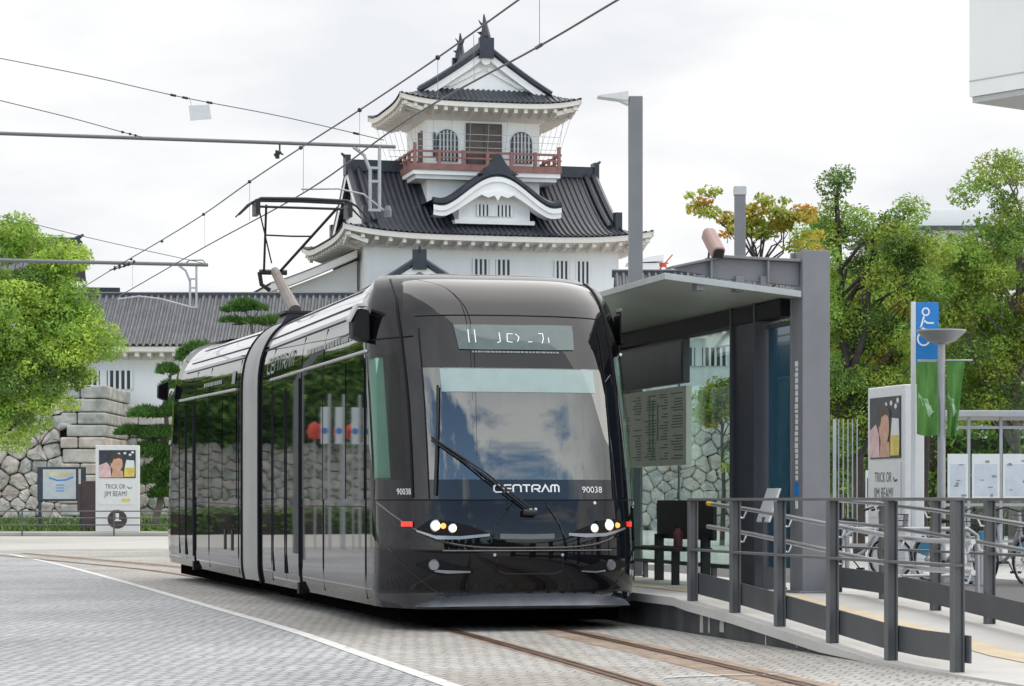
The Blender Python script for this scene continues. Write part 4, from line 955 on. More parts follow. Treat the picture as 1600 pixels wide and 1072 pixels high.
# sides: glass band, silver rail, doors, seams, lettering
def side_pt(s, front):
    if front: return lambda y, z, o=.004: Vector((s*(Wz(z)+o), y, z))
    return lambda y, z, o=.004: rear_xyz(s*(Wz(z)+o), y, z)
def panel(mb, fn, y0, y1, z0, z1, o, n=6): mb.grid([[fn(lerp(y0,y1,i/n), z, o) for i in range(n+1)] for z in np.linspace(z0, z1, 8)])
for s in (-1, 1):
    f_ = side_pt(s, True); r_ = side_pt(s, False)
    for (fn, spans) in ((f_, ((1.35,2.25),(2.30,3.55),(3.60,4.85))), (r_, ((9.75,10.8),(10.85,11.95),(12.0,13.1)))):
        for y0, y1 in spans:
            mb = MB(); panel(mb, fn, y0, y1, 1.17, 2.47, .006); mb.build('side_window', M['side_glass'], tram)
    for fn, y0, y1 in ((f_, 5.0, 6.9), (r_, 13.3, 14.7)):
        ym = (y0+y1)/2
        for a, b in ((y0, ym-.012), (ym+.012, y1)):
            mb = MB(); panel(mb, fn, a, b, .28, 2.45, .008); d = mb.build('door', M['side_glass'], tram)
            mb = MB()
            for q in ([(a+.05,.36),(a+.05,2.38)],[(b-.05,.36),(b-.05,2.38)]): mb.tube([fn(q[0][0],z,.008) for z in np.linspace(.36,2.38,6)], .008, 5)
            mb.build('door_frame', M['dark_trim'], d)
    mb = MB()
    for fn, y0, y1 in ((f_, 1.2, 7.0), (r_, 9.7, 14.6)): mb.tube([fn(lerp(y0,y1,t),2.525,.014) for t in np.linspace(0,1,8)], .015, 6)
    mb.build('door_rail', M['silver'], tram, smooth=True)
    mb = MB()
    for fn, ya, yb in ((f_, 1.25, 7.85), (r_, 9.35, 14.8)):
        for z in (1.10, 2.90, 3.03, 3.20):
            y_ = max(ya, interp(YT,z)+interp(DT_,z)+(.12 if z < 2 else .9)) if fn is f_ else ya; y2 = yb if fn is f_ else min(yb, HY+LR-HY-interp(YT,z)-interp(DT_,z)-(.12 if z < 2 else .9)); mb.tube([fn(lerp(y_,y2,t), z, .001) for t in np.linspace(0,1,8)], .011 if z > 2 else .006, 5)
        for y in ((1.28, 3.57, 4.93, 7.0) if fn is f_ else (9.6, 11.97, 13.2)):
            mb.tube([fn(y, z, .001) for z in np.linspace(.25,2.88,12)], .008, 5)
    for y, fn in ((4.99,f_),(13.22,r_)): mb.tube([fn(y, z, .012) for z in np.linspace(.22,2.45,10)], .014, 5); mb.box(*((lambda c: (c.x-.05,c.x+.05,c.y-.06,c.y+.06,c.z-.06,c.z+.06))(fn(y,.23,.0))))
    mb.build('side_seam', M['dark_trim'], tram)
    for y in (10.0, 10.55):
        mb = MB(); panel(mb, r_, y, y+.14, .52, .78, .008, 1); mb.build('side_vent', M['dark_trim'], tram)
f_ = side_pt(-1, True); r_ = side_pt(-1, False)
mb = MB(); logo(mb, 'CENTRAM', 0, 1.9, 2.61, 2.77, .03, lambda a, b: f_(7.35-a, b, .010)); mb.build('side_logo', M['grey_text'], tram)
mb = MB(); rr = random.Random(4); x = 4.6
while x > 2.0:
    w = rr.uniform(.05,.16); mb.strip([(x,2.70),(x-w,2.70)], .055, lambda a, b: f_(a, b, .010)); x -= w+rr.uniform(.02,.05)
mb.build('small_lettering', M['grey_text'], tram); mb = MB(); x = 12.4
while x > 10.9:
    w = rr.uniform(.05,.16); mb.strip([(x,2.66),(x-w,2.66)], .05, lambda a, b: r_(a, b, .010)); x -= w+rr.uniform(.02,.05)
mb.build('small_lettering', M['grey_text'], tram)
mb = MB(); panel(mb, r_, 9.85, 10.1, 2.60, 2.76, .010, 1); mb.build('side_number_plate', M['grey_text'], tram)
# roof equipment and pantograph
mb = MB(); mb.box(.02,.80,3.5,5.2,3.33,3.43); mb.box(-.12,.92,3.55,5.0,3.43,3.46); mb.build('roof_unit', M['panto_arm'], tram, bevel=.015)
PY = 10.6; 
pt = MB()
def rp(x, y, z): return rear_xyz(x*1.0-.27, y, z)
bz = 3.35
pt.prism([rp(-.22,PY-.3,bz+.17),rp(.34,PY-.3,bz+.17),rp(.34,PY+.4,bz+.17),rp(-.22,PY+.4,bz+.17)], (0,0,.03)); pt.prism([rp(-.34,PY-.3,bz-.1),rp(.40,PY-.3,bz-.1),rp(.30,PY-.28,bz+.17),rp(-.18,PY-.28,bz+.17)], (0,.65,0))
pan = pt.build('pantograph', M['panto'], tram)
k1 = rp(-.20,PY+.55,4.12); k0 = rp(-.06,PY-.1,bz+.22); topz = 4.92
MB().tube([k0, k1], [.085,.06], 10).build('lower_arm', M['panto_arm'], pan)
mb = MB()
tl, trt = rp(-.47,PY-.35,topz-.05), rp(.45,PY-.35,topz-.05)
mb.tube([k1+Vector((-.14,0,-.02)), tl], .017, 6); mb.tube([k1+Vector((.06,0,-.02)), trt], .020, 6); mb.tube([k1+Vector((-.04,0,.1)), tl+Vector((-.10,.0,-.02))], .010, 5)
mb.tube([k1+Vector((-.20,0,-.02)),k1+Vector((.16,0,-.02))], .035, 6)
mb.tube([lerp(k1+Vector((-.14,0,0)),tl,.55),lerp(k1,trt,.40)+Vector((-.1,0,.12)),lerp(k1+Vector((.06,0,0)),trt,.55)], .012, 5)
mb.tube([k1+Vector((-.2,0,-.02)),k1+Vector((-.17,.02,-.18)),k1+Vector((-.06,0,-.26))], .03, 6)
mb.build('upper_arm', M['panto'], pan)
mb = MB()
for dy in (-.14,.14):
    mb.tube([rp(-.84,PY-.35+dy,topz-.20),rp(-.68,PY-.35+dy,topz-.04),rp(-.56,PY-.35+dy,topz+.02),rp(0,PY-.35+dy,topz+.03),rp(.54,PY-.35+dy,topz+.02),rp(.66,PY-.35+dy,topz-.04),rp(.82,PY-.35+dy,topz-.20)], [.009,.015,.019,.021,.019,.015,.009], 6)
mb.tube([rp(-.55,PY-.35,topz-.07),rp(.53,PY-.35,topz-.07)], .016, 6)
for x in (-.60,.58): mb.prism([rp(x-.03,PY-.5,topz-.18),rp(x+.03,PY-.5,topz-.18),rp(x+.03,PY-.5,topz+.01),rp(x-.03,PY-.5,topz+.01)], (0,.32,0))
mb.build('collector_bow', M['panto'], pan)
# ================================================================== TRAM STOP SHELTER (things beside the track are laid out in track coordinates)
def Pthing(name, label, cat, lx, ly, z=0, group=None, rot=0.0): return thing(name, label, cat, P2W(lx, ly, z), TH+rot, group)
GX = 8.345                                   # line of the glass wall
sh = Pthing('tram_shelter', 'grey steel tram stop shelter with a cantilevered canopy and glass back wall', 'tram shelter', GX, 22.3, .30)
def pillar(y0, x0, x1, z1, mat, d=.26):
    mb = MB(); mb.box(x0,x1,y0,y0+.045,-.0,z1); mb.box(x0,x1,y0+d-.045,y0+d,0,z1); mb.box((x0+x1)/2-.10,(x0+x1)/2+.10,y0+.045,y0+d-.045,0,z1)
    mb.box(x0-.05,x1+.05,y0-.05,y0+d+.05,0,.02)
    return mb.build('pillar', mat, sh, bevel=.006)
pillar(-.03, -.03, .24, 3.17, M['steel_grey'], .34)
pillar(1.02, -.13, .14, 2.88, M['steel_dark'], .74)
for y in (5.6, 9.6, 13.6): pillar(y, -.13, .14, 2.8, M['steel_dark'], .3)
# girder over the near end, tapering towards the track
mb = MB()
for (y0, y1) in ((.06,.10),): mb.prism([(-1.25,y0,2.98),(-.78,y0,3.08),(-.03,y0,3.06),(-.03,y0,2.84),(-.85,y0,2.90)], (0,.05,0))
mb.prism([(-1.27,-.01,2.975),(-.79,-.01,3.08),(-.79,-.01,3.105),(-1.28,-.01,2.995)], (0,.2,0)); mb.prism([(-.79,-.01,3.08),(-.03,-.01,3.06),(-.03,-.01,3.085),(-.79,-.01,3.105)], (0,.2,0))
mb.box(-.45,-.10,-.01,.19,2.79,2.82)
for x in (-.35,-.9): mb.box(x-.01,x+.01,0,.06,2.86,3.07)
for x in (-.38, -.62, -1.0): mb.box(x-.04,x+.04,.02,.16,2.78,2.92)
mb.build('girder', M['steel_grey'], sh, bevel=.004)
# canopy: a thin tray sloping down to the back
c0 = (-1.36, 2.93); c1 = (-.035, 2.79)
mb = MB(); 
tr_ = [(c0[0],0,c0[1]),(c1[0],0,c1[1]),(c1[0],0,c1[1]-.085),(c0[0],0,c0[1]-.085)]
mb.prism([(c0[0],-.02,c0[1]),(c1[0],-.02,c1[1]),(c1[0],-.02,c1[1]-.06),(c0[0],-.02,c0[1]-.06)], (0,.05,0))
mb.prism([(c0[0],.03,c0[1]-.002),(c0[0]+.04,.03,c0[1]-.006),(c0[0]+.04,.03,c0[1]-.064),(c0[0],.03,c0[1]-.06)], (0,14.5,0))
can = mb.build('canopy', M['canopy'], sh, bevel=.004)
mb = MB(); mb.prism([(c0[0]+.04,.03,c0[1]-.006),(c1[0],.03,c1[1]-.002),(c1[0],.03,c1[1]-.045),(c0[0]+.04,.03,c0[1]-.05)], (0,14.5,0)); mb.build('soffit', M['soffit'], can)
mb = MB(); mb.box(-.12,.06,.32,14.4,2.58,2.735); mb.build('header_beam', M['dark_trim'], sh)
# glass wall in panes, bottom rail on feet
mb = MB(); mb.box(-.03,.03,2.0,14.2,.17,.21)
for y in (2.6,3.4,5.0,6.8,9.0,11.0): mb.box(-.025,.025,y,y+.05,0,.17)
mb.build('bottom_rail', M['steel_dark'], sh)
ys_ = [2.03, 3.80, 5.55, 7.5, 9.55, 11.8, 14.2]
for a, b in zip(ys_[:-1], ys_[1:]): MB().box(-.006,.006,a+.01,b-.01,.21,2.58).build('glass_pane', M['shelter_glass'], sh)
mb = MB()
for a in ys_[1:-1]: mb.box(-.012,.012,a-.006,a+.006,.21,2.58)
mb.box(-.02,.02,2.0,2.03,.21,2.58); mb.build('pane_joint', M['steel_dark'], sh)
bp = MB().box(-.01,.03,.34,.95,.22,2.50).build('blue_panel', M['blue_panel'], sh)
mb = MB(); mb.box(-.03,.05,.32,.95,2.50,2.54); mb.box(-.03,.05,.32,.95,2.66,2.84); mb.build('header_sign', M['steel_dark'], bp)
mb = MB(); text_on(mb, '5390', 0, 2.71, .07, lambda a, b: Vector((-.034,.70-a,b)), maxw=.3); mb.build('header_text', M['white_text'], bp)
MB().box(-.026,-.022,.018,.262,.02,3.1).build('side_plate', M['steel_grey'], sh)
mb = MB(); rr = random.Random(6); z = 2.15
while z > 1.05:
    w = rr.uniform(.025,.055); mb.box(-.031,-.0265,.10,.155+rr.uniform(0,.02),z-w,z); z -= w+rr.uniform(.008,.015)
mb.box(-.031,-.0265,.10,.16,.78,.86); mb.build('side_lettering', M['white_text'], bp)
MB().box(-.031,-.0265,.08,.19,.90,1.02).build('side_emblem', M['sign_blue'], bp)
# things on and around the shelter
tb = Pthing('display_screen', 'large dark display screen hung behind the shelter glass', 'screen', GX-.08, 25.56, 0)
mb = MB(); mb.box(-.05,.03,0,2.55,2.39,2.86); o = mb.build('screen_case', M['steel_dark'], tb, bevel=.01); MB().box(-.055,-.051,.04,2.51,2.42,2.83).build('screen_face', M['screen'], tb)
tt = Pthing('timetable_board', 'pale green paper timetable board below the dark screen in the shelter', 'timetable', GX-.07, 25.54, 0)
MB().box(-.03,.03,0,2.6,1.53,2.36).build('board', M['timetable'], tt)
mb = MB(); rr = random.Random(9)
for k, (y0, y1) in enumerate(((.10,.55),(.62,.95),(1.05,1.5),(1.60,1.95),(2.05,2.5))):
    z = 2.3
    while z > 1.6:
        if rr.random() < .75: mb.box(-.033,-.031, y0+rr.uniform(0,.05), y1-rr.uniform(0,.2), z-.012, z)
        z -= .03
mb.build('printed_lines', M['ink'], tt)
mb = MB(); mb.box(-.034,-.032,1.15,1.2,1.62,2.25); mb.box(-.034,-.032,1.28,1.32,1.7,2.28); mb.box(-.034,-.032,.98,1.02,1.8,2.2); mb.build('route_map', M['ink_green'], tt)
bn = Pthing('bench', 'low black slatted bench in front of the shelter glass', 'bench', 8.02, 24.6, .30)
mb = MB()
for i in range(4): mb.box(-.2+i*.105,-.2+i*.105+.085,0,1.9,.34,.375)
mb.build('seat', M['black'], bn); MB().box(.2,.25,0,1.9,.45,.86).build('backrest', M['black'], bn, bevel=.01)
for y in (.12,1.7): MB().box(-.18,-.11,y,y+.06,0,.34).build('leg', M['black'], bn); MB().box(.13,.22,y,y+.06,0,.5).build('leg', M['black'], bn)
ex = Pthing('red_reflection_shape', 'small red cylinder on the black bench, built for a red reflection', 'cylinder', 8.0, 25.05, .675)  # solid shape put in for a red reflection
MB().lathe([(0,0),(.045,0),(.048,.01),(.048,.15),(.03,.18),(.02,.20),(0,.20)],(0,0,0),14).build('cylinder_body', M['dull_red'], ex, smooth=True)
MB().lathe([(0,.20),(.025,.20),(.025,.225),(0,.225)],(0,0,0),10).build('cap', M['black'], ex)
le = Pthing('information_lectern', 'slim white tilted information board on a post beside the blue panel', 'info board', 8.05, 22.55, .30)
MB().tube([(0,0,0),(0,0,.70)],.03,8).build('post', M['steel_dark'], le)
mb = MB(); mb.prism([(-.02,-.14,.66),(.09,-.14,.97),(.11,-.14,.965),(.0,-.14,.65)], (0,.34,0)); mb.build('tilted_panel', M['poster_white'], le, bevel=.004)
cc = Pthing('security_camera', 'pinkish hooded security camera standing on the shelter girder', 'camera', GX-.86, 22.40, 3.375)
hood = [(-.062,0,-.05),(-.062,0,.03),(-.052,0,.052),(-.03,0,.066),(.03,0,.066),(.052,0,.052),(.062,0,.03),(.062,0,-.05)]
mb = MB(); Mx = Matrix.Translation((0,0,.16)) @ Matrix.Rotation(R(2),4,'Z') @ Matrix.Rotation(R(38),4,'X')
mb.prism([Mx @ Vector((p[0], -.20, p[2])) for p in hood], Mx.to_3x3() @ Vector((0,.34,0))); mb.build('hood', M['cctv'], cc, bevel=.012)
mb = MB(); mb.prism([Mx @ Vector((p[0]*.80, -.206, p[2]*.8-.004)) for p in hood], Mx.to_3x3() @ Vector((0,.03,0))); mb.build('lens_window', M['black'], cc)
mb = MB(); mb.tube([(-.04,0,0),(-.04,-.04,.12)],.010,6); mb.tube([(.04,0,0),(.04,-.04,.12)],.010,6); mb.box(-.06,.06,-.04,.04,0,.01); mb.build('bracket', M['black'], cc)
# lamp posts behind the shelter
lp = thing('lamp_post', 'tall dark grey lamp post with a flat white arm lamp behind the shelter', 'lamp post', (1.49,30.9,0), 0)
mb = MB(); mb.box(-.085,.085,-.085,.085,0,6.03); mb.build('pole', M['steel_grey'], lp, bevel=.012)
mb = MB(); mb.prism([(-.09,-.12,5.97),(-.46,-.12,6.02),(-.46,-.12,6.03),(-.09,-.12,6.08)], (0,.24,0)); mb.prism([(-.09,-.1,5.93),(-.22,-.1,5.99),(-.09,-.1,5.99)], (0,.2,0)); mb.build('lamp_head', M['poster_white'], lp)
lp2 = thing('lamp_post', 'short square grey post with a cap, sticking up behind the security camera', 'post', (2.76,31.0,0), 0)
MB().box(-.065,.065,-.065,.065,0,4.85).build('pole', M['steel_grey'], lp2, bevel=.01); MB().box(-.075,.075,-.075,.075,4.85,4.96).build('cap', M['light_grey'], lp2, bevel=.01)

# ================================================================== RAMP RAILINGS
def ramp_z(y):
    for (a, za), (b, zb) in zip(prof[:-1], prof[1:]):
        if b <= y <= a: return lerp(zb, za, (y-b)/(a-b))
    return .02
def railing(label, lx, ys, plate_side, ext_y, flip):
    t = Pthing('ramp_railing', label, 'railing', lx, ys[0], 0, 'steel railings along the platform ramp')
    L = lambda y: y-ys[0]
    for y in ys:
        mb = MB(); z0 = ramp_z(y); mb.box(-.028,.028,L(y)-.012,L(y)+.012,z0,EYE+.002); mb.box(-.04,-.028,L(y)-.035,L(y)+.035,z0,EYE); mb.box(.028,.04,L(y)-.035,L(y)+.035,z0,EYE)
        mb.build('post', M['rail_grey'], t, bevel=.004)
    y1, y0 = ys[0]+.03, ext_y
    for nm, za, h in (('top_rail', EYE+.003, .022), ('mid_rail', .715, .02)):
        MB().box(-.042,.042,L(y0),L(y1),za,za+h).build(nm, M['rail_grey'], t, bevel=.003)
    mb = MB(); px = .046 if plate_side > 0 else -.062
    yy = [y1-.01, ys[0]-.0]+[y for y in prof_y if y0 < y < ys[0]]+[y0-.06]
    mb.grid([[Vector((px, L(y), ramp_z(y)+.245)) for y in yy], [Vector((px, L(y), ramp_z(y)+.062)) for y in yy]]); mb.grid([[Vector((px+.016, L(y), ramp_z(y)+.245)) for y in yy], [Vector((px+.016, L(y), ramp_z(y)+.062)) for y in yy]])
    mb.grid([[Vector((px, L(y), ramp_z(y)+.245)) for y in yy], [Vector((px+.016, L(y), ramp_z(y)+.245)) for y in yy]]); mb.grid([[Vector((px, L(y), ramp_z(y)+.062)) for y in yy], [Vector((px+.016, L(y), ramp_z(y)+.062)) for y in yy]])
    for y in (yy[0], yy[-1]): mb.quad((px,L(y),ramp_z(y)+.062),(px+.016,L(y),ramp_z(y)+.062),(px+.016,L(y),ramp_z(y)+.245),(px,L(y),ramp_z(y)+.245))
    mb.build('kick_plate', M['kick'], t)
    for h in (.86, .66):
        mb = MB(); hx = .10 if plate_side > 0 else -.10
        yh = [ys[0]-.12]+[y for y in prof_y if y0 < y < ys[0]-.2]+[y0]
        path = [(hx, L(y), ramp_z(y)+h) for y in yh]; mb.tube(path, .019, 8)
        for y in ys[1:]: mb.tube([(hx,L(y),ramp_z(y)+h-.015),(hx*.75,L(y),ramp_z(y)+h-.07),(.03 if hx>0 else -.03,L(y),ramp_z(y)+h-.07)], .008, 5)
        hr = mb.build('handrail', M['stainless'], t, smooth=True)
        if h == .86: MB().tube([(hx,L(yh[0]),path[0][2]),(hx,L(yh[0])-.14,ramp_z(yh[0]-.14)+h)], .0205, 8).build('yellow_sleeve', M['yellow'], hr)
    return t
prof_y = [21.2,20.6,20,19.5,19,18.5,18,17.5,17,16.6,16.4,15.5,14.5]
nys = [P2W(0,0,0) and (Yw-6.94*ST)/CT for Yw in (22.36,21.26,20.21,19.1,18.0,16.9)]
railing('grey steel ramp railing beside the track, nearest the viewer, with silver handrails', 6.94, nys, 1, nys[-1]-.03, 1)
fys = [nys[0]+1.15]+nys+[nys[-1]-1.1, nys[-1]-2.2]
railing('grey steel ramp railing on the plaza side, behind the nearer railing', 8.73, fys, -1, fys[-1]-.03, -1)
# ================================================================== PLANTS
def leaves(rs, centers, radii, n, size, flat=.75, droop=.0, shell=.55):
    """n leaf-sized quads scattered in clumps; returns (verts, faces)"""
    k = len(centers); w = np.array([r[0]*r[1]*r[2] for r in radii])**.75; w = w/w.sum()
    idx = rs.choice(k, n, p=w); C = np.array(centers)[idx]; Rr = np.array(radii)[idx]
    d = rs.normal(size=(n,3)); d /= np.linalg.norm(d, axis=1)[:,None]+1e-9
    r = (shell+(1-shell)*rs.random(n))**.9*np.where(rs.random(n) < .2, rs.random(n), 1); p = C+d*Rr*r[:,None]
    nrm = rs.normal(size=(n,3)); nrm[:,2] = np.abs(nrm[:,2])*flat+.35; nrm += d*.5; nrm /= np.linalg.norm(nrm, axis=1)[:,None]
    t = np.cross(nrm, rs.normal(size=(n,3))); t /= np.linalg.norm(t, axis=1)[:,None]+1e-9; b = np.cross(nrm, t)
    s = size*(.6+.8*rs.random(n))[:,None]
    v = np.stack([p-t*s*.9, p+b*s*.42-nrm*s*.08, p+t*s*.9, p-b*s*.42-nrm*s*.08], 1).reshape(-1,3)
    f = np.arange(n*4).reshape(n,4)
    return v, f
def needle_tufts(rs, centers, radii, n, size):
    k = len(centers); w = np.array([r[0]*r[1] for r in radii]); w = w/w.sum(); idx = rs.choice(k, n, p=w); C = np.array(centers)[idx]; Rr = np.array(radii)[idx]
    d = rs.normal(size=(n,3)); d /= np.linalg.norm(d, axis=1)[:,None]; d[:,2] = np.abs(d[:,2])*1.0-.15; p = C+d*Rr*(.6+.4*rs.random(n))[:,None]
    up = d*.8+rs.normal(size=(n,3))*.5+np.array([0,0,.75]); up /= np.linalg.norm(up, axis=1)[:,None]
    t = np.cross(up, rs.normal(size=(n,3))); t /= np.linalg.norm(t, axis=1)[:,None]; s = size*(.6+.8*rs.random(n))[:,None]
    v = np.stack([p-t*s*.16, p+t*s*.16, p+up*s], 1).reshape(-1,3); return v, np.arange(n*3).reshape(n,3)
def mesh_obj(name, chunks, mats, parent):
    me = bpy.data.meshes.new(name); V = np.concatenate([c[0] for c in chunks]); o = 0; fs = []; mi = []
    for v, f, m in chunks: fs += (f+o).tolist(); mi += [m]*len(f); o += len(v)
    me.from_pydata(V.tolist(), [], fs)
    for m in mats: me.materials.append(m)
    me.polygons.foreach_set('material_index', mi); me.update()
    ob = bpy.data.objects.new(name, me); COL.objects.link(ob); ob.parent = parent; return ob
def clumps(rs, blobs, k, rmin, rmax, flat=.7):
    """clump centres scattered over the skins of a few big lobes (x, y, z, rx, ry, rz)"""
    B = np.array(blobs); w = (B[:,3]*B[:,5]); w = w/w.sum(); C, Rr = [], []
    for _ in range(k):
        b = B[rs.choice(len(B), p=w)]; d = rs.normal(size=3); d /= np.linalg.norm(d); q = rs.random()**.45
        C.append(b[:3]+d*b[3:]*q*.92); r = rs.uniform(rmin, rmax); Rr.append((r, r, r*flat))
    return C, Rr
def tree(name, label, loc, blobs, trunk, n, leaf, mats, weights, k=60, rmin=.45, rmax=.9, seed=1, bark='bark', r0=.16, limbs=26, cat='tree', group=None, flat=.7, forks=()):
    t = thing(name, label, cat, loc, 0, group); rs = np.random.RandomState(seed)
    C, Rr = clumps(rs, blobs, k, rmin, rmax, flat); ch = []
    # colour goes by clump with strays
    lab = rs.choice(len(mats), k, p=weights)
    for m in range(len(mats)):
        ids = [i for i in range(k) if lab[i] == m]
        if not ids: continue
        share = n*sum(Rr[i][0]**2 for i in ids)/sum(r[0]**2 for r in Rr)
        v, f = leaves(rs, [C[i] for i in ids], [Rr[i] for i in ids], max(8, int(share*.82)), leaf); ch.append((v, f, m))
    for m in range(len(mats)):
        v, f = leaves(rs, C, Rr, max(8, int(n*.18*weights[m])), leaf); ch.append((v, f, m))
    mesh_obj('crown', ch, [M[m] for m in mats], t)
    mb = MB(); tp = [Vector(p) for p in trunk]; kk = len(tp)
    mb.tube(tp, [lerp(r0, r0*.35, i/(kk-1)) for i in range(kk)], 9)
    for i in rs.permutation(k)[:limbs]:
        e = Vector(C[i]); hd_ = math.hypot(e.x-tp[-1].x, e.y-tp[-1].y); za = min(max(e.z-.75*hd_-rs.uniform(.1,.6), tp[0].z+.38*(tp[-1].z-tp[0].z)), tp[-1].z-.05); q_ = max(j for j in range(kk-1) if tp[j].z <= za); a = tp[q_].lerp(tp[q_+1], (za-tp[q_].z)/(tp[q_+1].z-tp[q_].z))
        if (e-a).length < .25: continue
        m1 = a.lerp(e, .35)+Vector(rs.normal(size=3)*.12)+Vector((0,0,.1)); m2 = a.lerp(e, .7)+Vector(rs.normal(size=3)*.12)
        mb.tube([a, m1, m2, e], [r0*.34, r0*.22, r0*.13, r0*.05], 5)
    for fk in forks: mb.tube([Vector(p) for p in fk], [r0*.62, r0*.5, r0*.38, r0*.2][:len(fk)], 8)
    mb.build('trunk', M[bark], t, smooth=True); return t
g_l = None
# lime green tree on the left
S = 75/F
def B(px, py, Y, rx, rz, ry=None, base=(0,0,0)): p = at(px, py, Y); return (p.x-base[0], p.y-base[1], p.z-base[2], rx, ry or rx, rz)
b0 = (-15.6,75,0)
tree('lime_tree', 'lime green leafy tree at the left, in front of the stone wall', b0,
     [B(30,430,75,1.6,1.5,1.6,b0),B(100,450,74,1.15,1.3,1.3,b0),B(10,540,73.5,2.4,1.7,2.0,b0),B(105,530,74,1.25,1.1,1.4,b0),B(20,385,75,.8,.9,1.0,b0),B(80,385,75,.6,.5,.8,b0),B(30,610,74,1.9,1.2,1.8,b0),B(115,580,74,.85,.7,1.0,b0),B(-90,500,75,2.4,2.8,2.2,b0),B(15,665,74.5,1.0,.55,1.0,b0),B(10,470,73.8,1.5,1.1,1.2,b0),B(45,560,73.3,1.4,1.0,1.1,b0),B(60,625,73.5,1.2,.8,1.0,b0)],
     [(0,0,0),(.1,0,1.6),(.05,0,3),(.2,0,4.6),(.3,0,6.2),(.3,.1,7.6)], 100000, .064, ['leaf_lime','leaf_mid','leaf_deep'], [.40,.42,.18], k=190, rmin=.36, rmax=.72, seed=4, r0=.2)
# pines
def pine(label, loc, pads, trunk, n, seed, r0=.14, size=.17):
    t = thing('pine_tree', label, 'pine tree', loc, 0); rs = np.random.RandomState(seed)
    C = [p[:3] for p in pads]; Rr = [p[3:] for p in pads]; v, f = needle_tufts(rs, C, Rr, n, size); v2, f2 = needle_tufts(rs, C, Rr, n//2, size*.8)
    mesh_obj('foliage', [(v, f, 0), (v2, f2, 1)], [M['pine'], M['pine_light']], t)
    mb = MB(); tp = [Vector(p) for p in trunk]; mb.tube(tp, [lerp(r0, r0*.4, i/(len(tp)-1)) for i in range(len(tp))], 8)
    for c in C:
        e = Vector(c)-Vector((0,0,.1)); a = min(tp, key=lambda p: (p-e).length); mb.tube([a, a.lerp(e,.5)+Vector((0,0,-.08)), e], [r0*.4, r0*.28, r0*.15], 5)
    mb.build('trunk', M['bark_pale'], t, smooth=True)
pb = (-12.6, 90, 0)
pine('cloud pruned pine tree beside the illuminated advert panel, left of the tram', pb,
     [B(x,y,90,rx*.92,rz*1.35,rx*.9,pb) for x,y,rx,rz in ((228,650,.70,.26),(205,678,.62,.22),(252,682,.85,.30),(240,712,.85,.45),(262,650,.60,.28),(238,752,.70,.50),(262,735,.7,.5),(262,582,.45,.26),(268,606,.45,.18),(255,775,.6,.3),(300,640,1.1,.6),(310,560,.9,.5),(300,740,1.0,.8))],
     [(0,0,.2),(.25,0,1.2),(.1,0,2.2),(.5,0,3.4),(.4,0,4.6),(.6,0,5.6)], 22000, 21)
pb2 = (-10.2, 100, 0)
pine('cloud pruned pine tree whose top pad covers the storehouse roof', pb2,
     [B(x,y,100,rx,rz,rx*.9,pb2) for x,y,rx,rz in ((382,478,.62,.30),(365,486,.5,.22),(402,484,.45,.22),(362,503,.50,.16),(395,505,.6,.2),(430,505,.8,.3),(360,560,1.2,.5),(420,600,1.2,.5))],
     [(0,0,.3),(.2,0,2.5),(-.1,0,5),(.1,0,7.2),(0,0,8.2)], 9000, 22)
# trees on the right
tb0 = (4.6,45,0)
tree('maple_tree', 'thin tree with yellow and orange autumn leaves behind the shelter roof', tb0,
     [B(1095,320,45,.45,.38,.5,tb0),B(1140,345,45,.5,.32,.5,tb0),B(1200,318,45,.60,.22,.6,tb0),B(1215,340,45,.65,.30,.6,tb0),B(1250,330,45,.55,.20,.5,tb0),B(1180,360,45,.55,.25,.5,tb0),B(1255,370,45,.4,.3,.5,tb0),B(1100,300,45,.3,.15,.3,tb0)],
     [(0,0,0),(.02,0,1.6),(-.1,0,3.0),(-.2,0,4.4),(-.25,0,5.3)], 3600, .055, ['leaf_yellow','leaf_orange','leaf_olive'], [.50,.12,.38], k=50, rmin=.13, rmax=.28, seed=7, r0=.07, limbs=16, flat=.5)
tb1 = (7.05,52,0)
tree('zelkova_tree', 'green tree with a dark forked trunk and sparse upper twigs behind the advert panel', tb1,
     [B(1305,280,52,.30,.22,.4,tb1),B(1315,320,52,.65,.40,.7,tb1),B(1290,360,52,.55,.5,.7,tb1),B(1345,370,52,.85,.6,.8,tb1),B(1420,340,52,.6,.30,.7,tb1),B(1400,390,52,.95,.5,.9,tb1),B(1310,430,52,.8,.6,.9,tb1),B(1400,450,52,1.1,.6,1.0,tb1),B(1315,510,52,.9,.7,1.0,tb1),B(1380,520,52,1.2,.7,1.0,tb1),B(1310,590,52,.75,.7,.8,tb1),B(1395,590,52,.9,.6,.8,tb1),B(1325,660,52,.6,.5,.6,tb1),B(1390,650,52,.8,.5,.7,tb1),B(1290,620,52,.6,.6,.6,tb1),B(1450,420,52,.8,.6,.8,tb1),B(1440,500,52,.9,.7,.9,tb1),B(1335,300,52,.4,.3,.4,tb1)],
     [(0,0,0),(0,0,1.4),(-.05,0,2.6),(-.25,0,3.8),(-.35,.1,5.0),(-.4,.1,6.4),(-.45,.1,7.4)], 60000, .042, ['leaf_mid','leaf_deep','leaf_olive','leaf_yellow'], [.38,.30,.29,.03], k=150, rmin=.20, rmax=.48, seed=9, r0=.13, limbs=55, flat=.8, forks=([(0,0,2.0),(.35,0,3.0),(.75,.1,4.2),(1.1,.1,5.6)],[(-.2,0,3.6),(.1,-.2,4.6),(.2,-.2,5.8),(.25,-.2,6.6)]))
tb2 = (10.8,55,0)
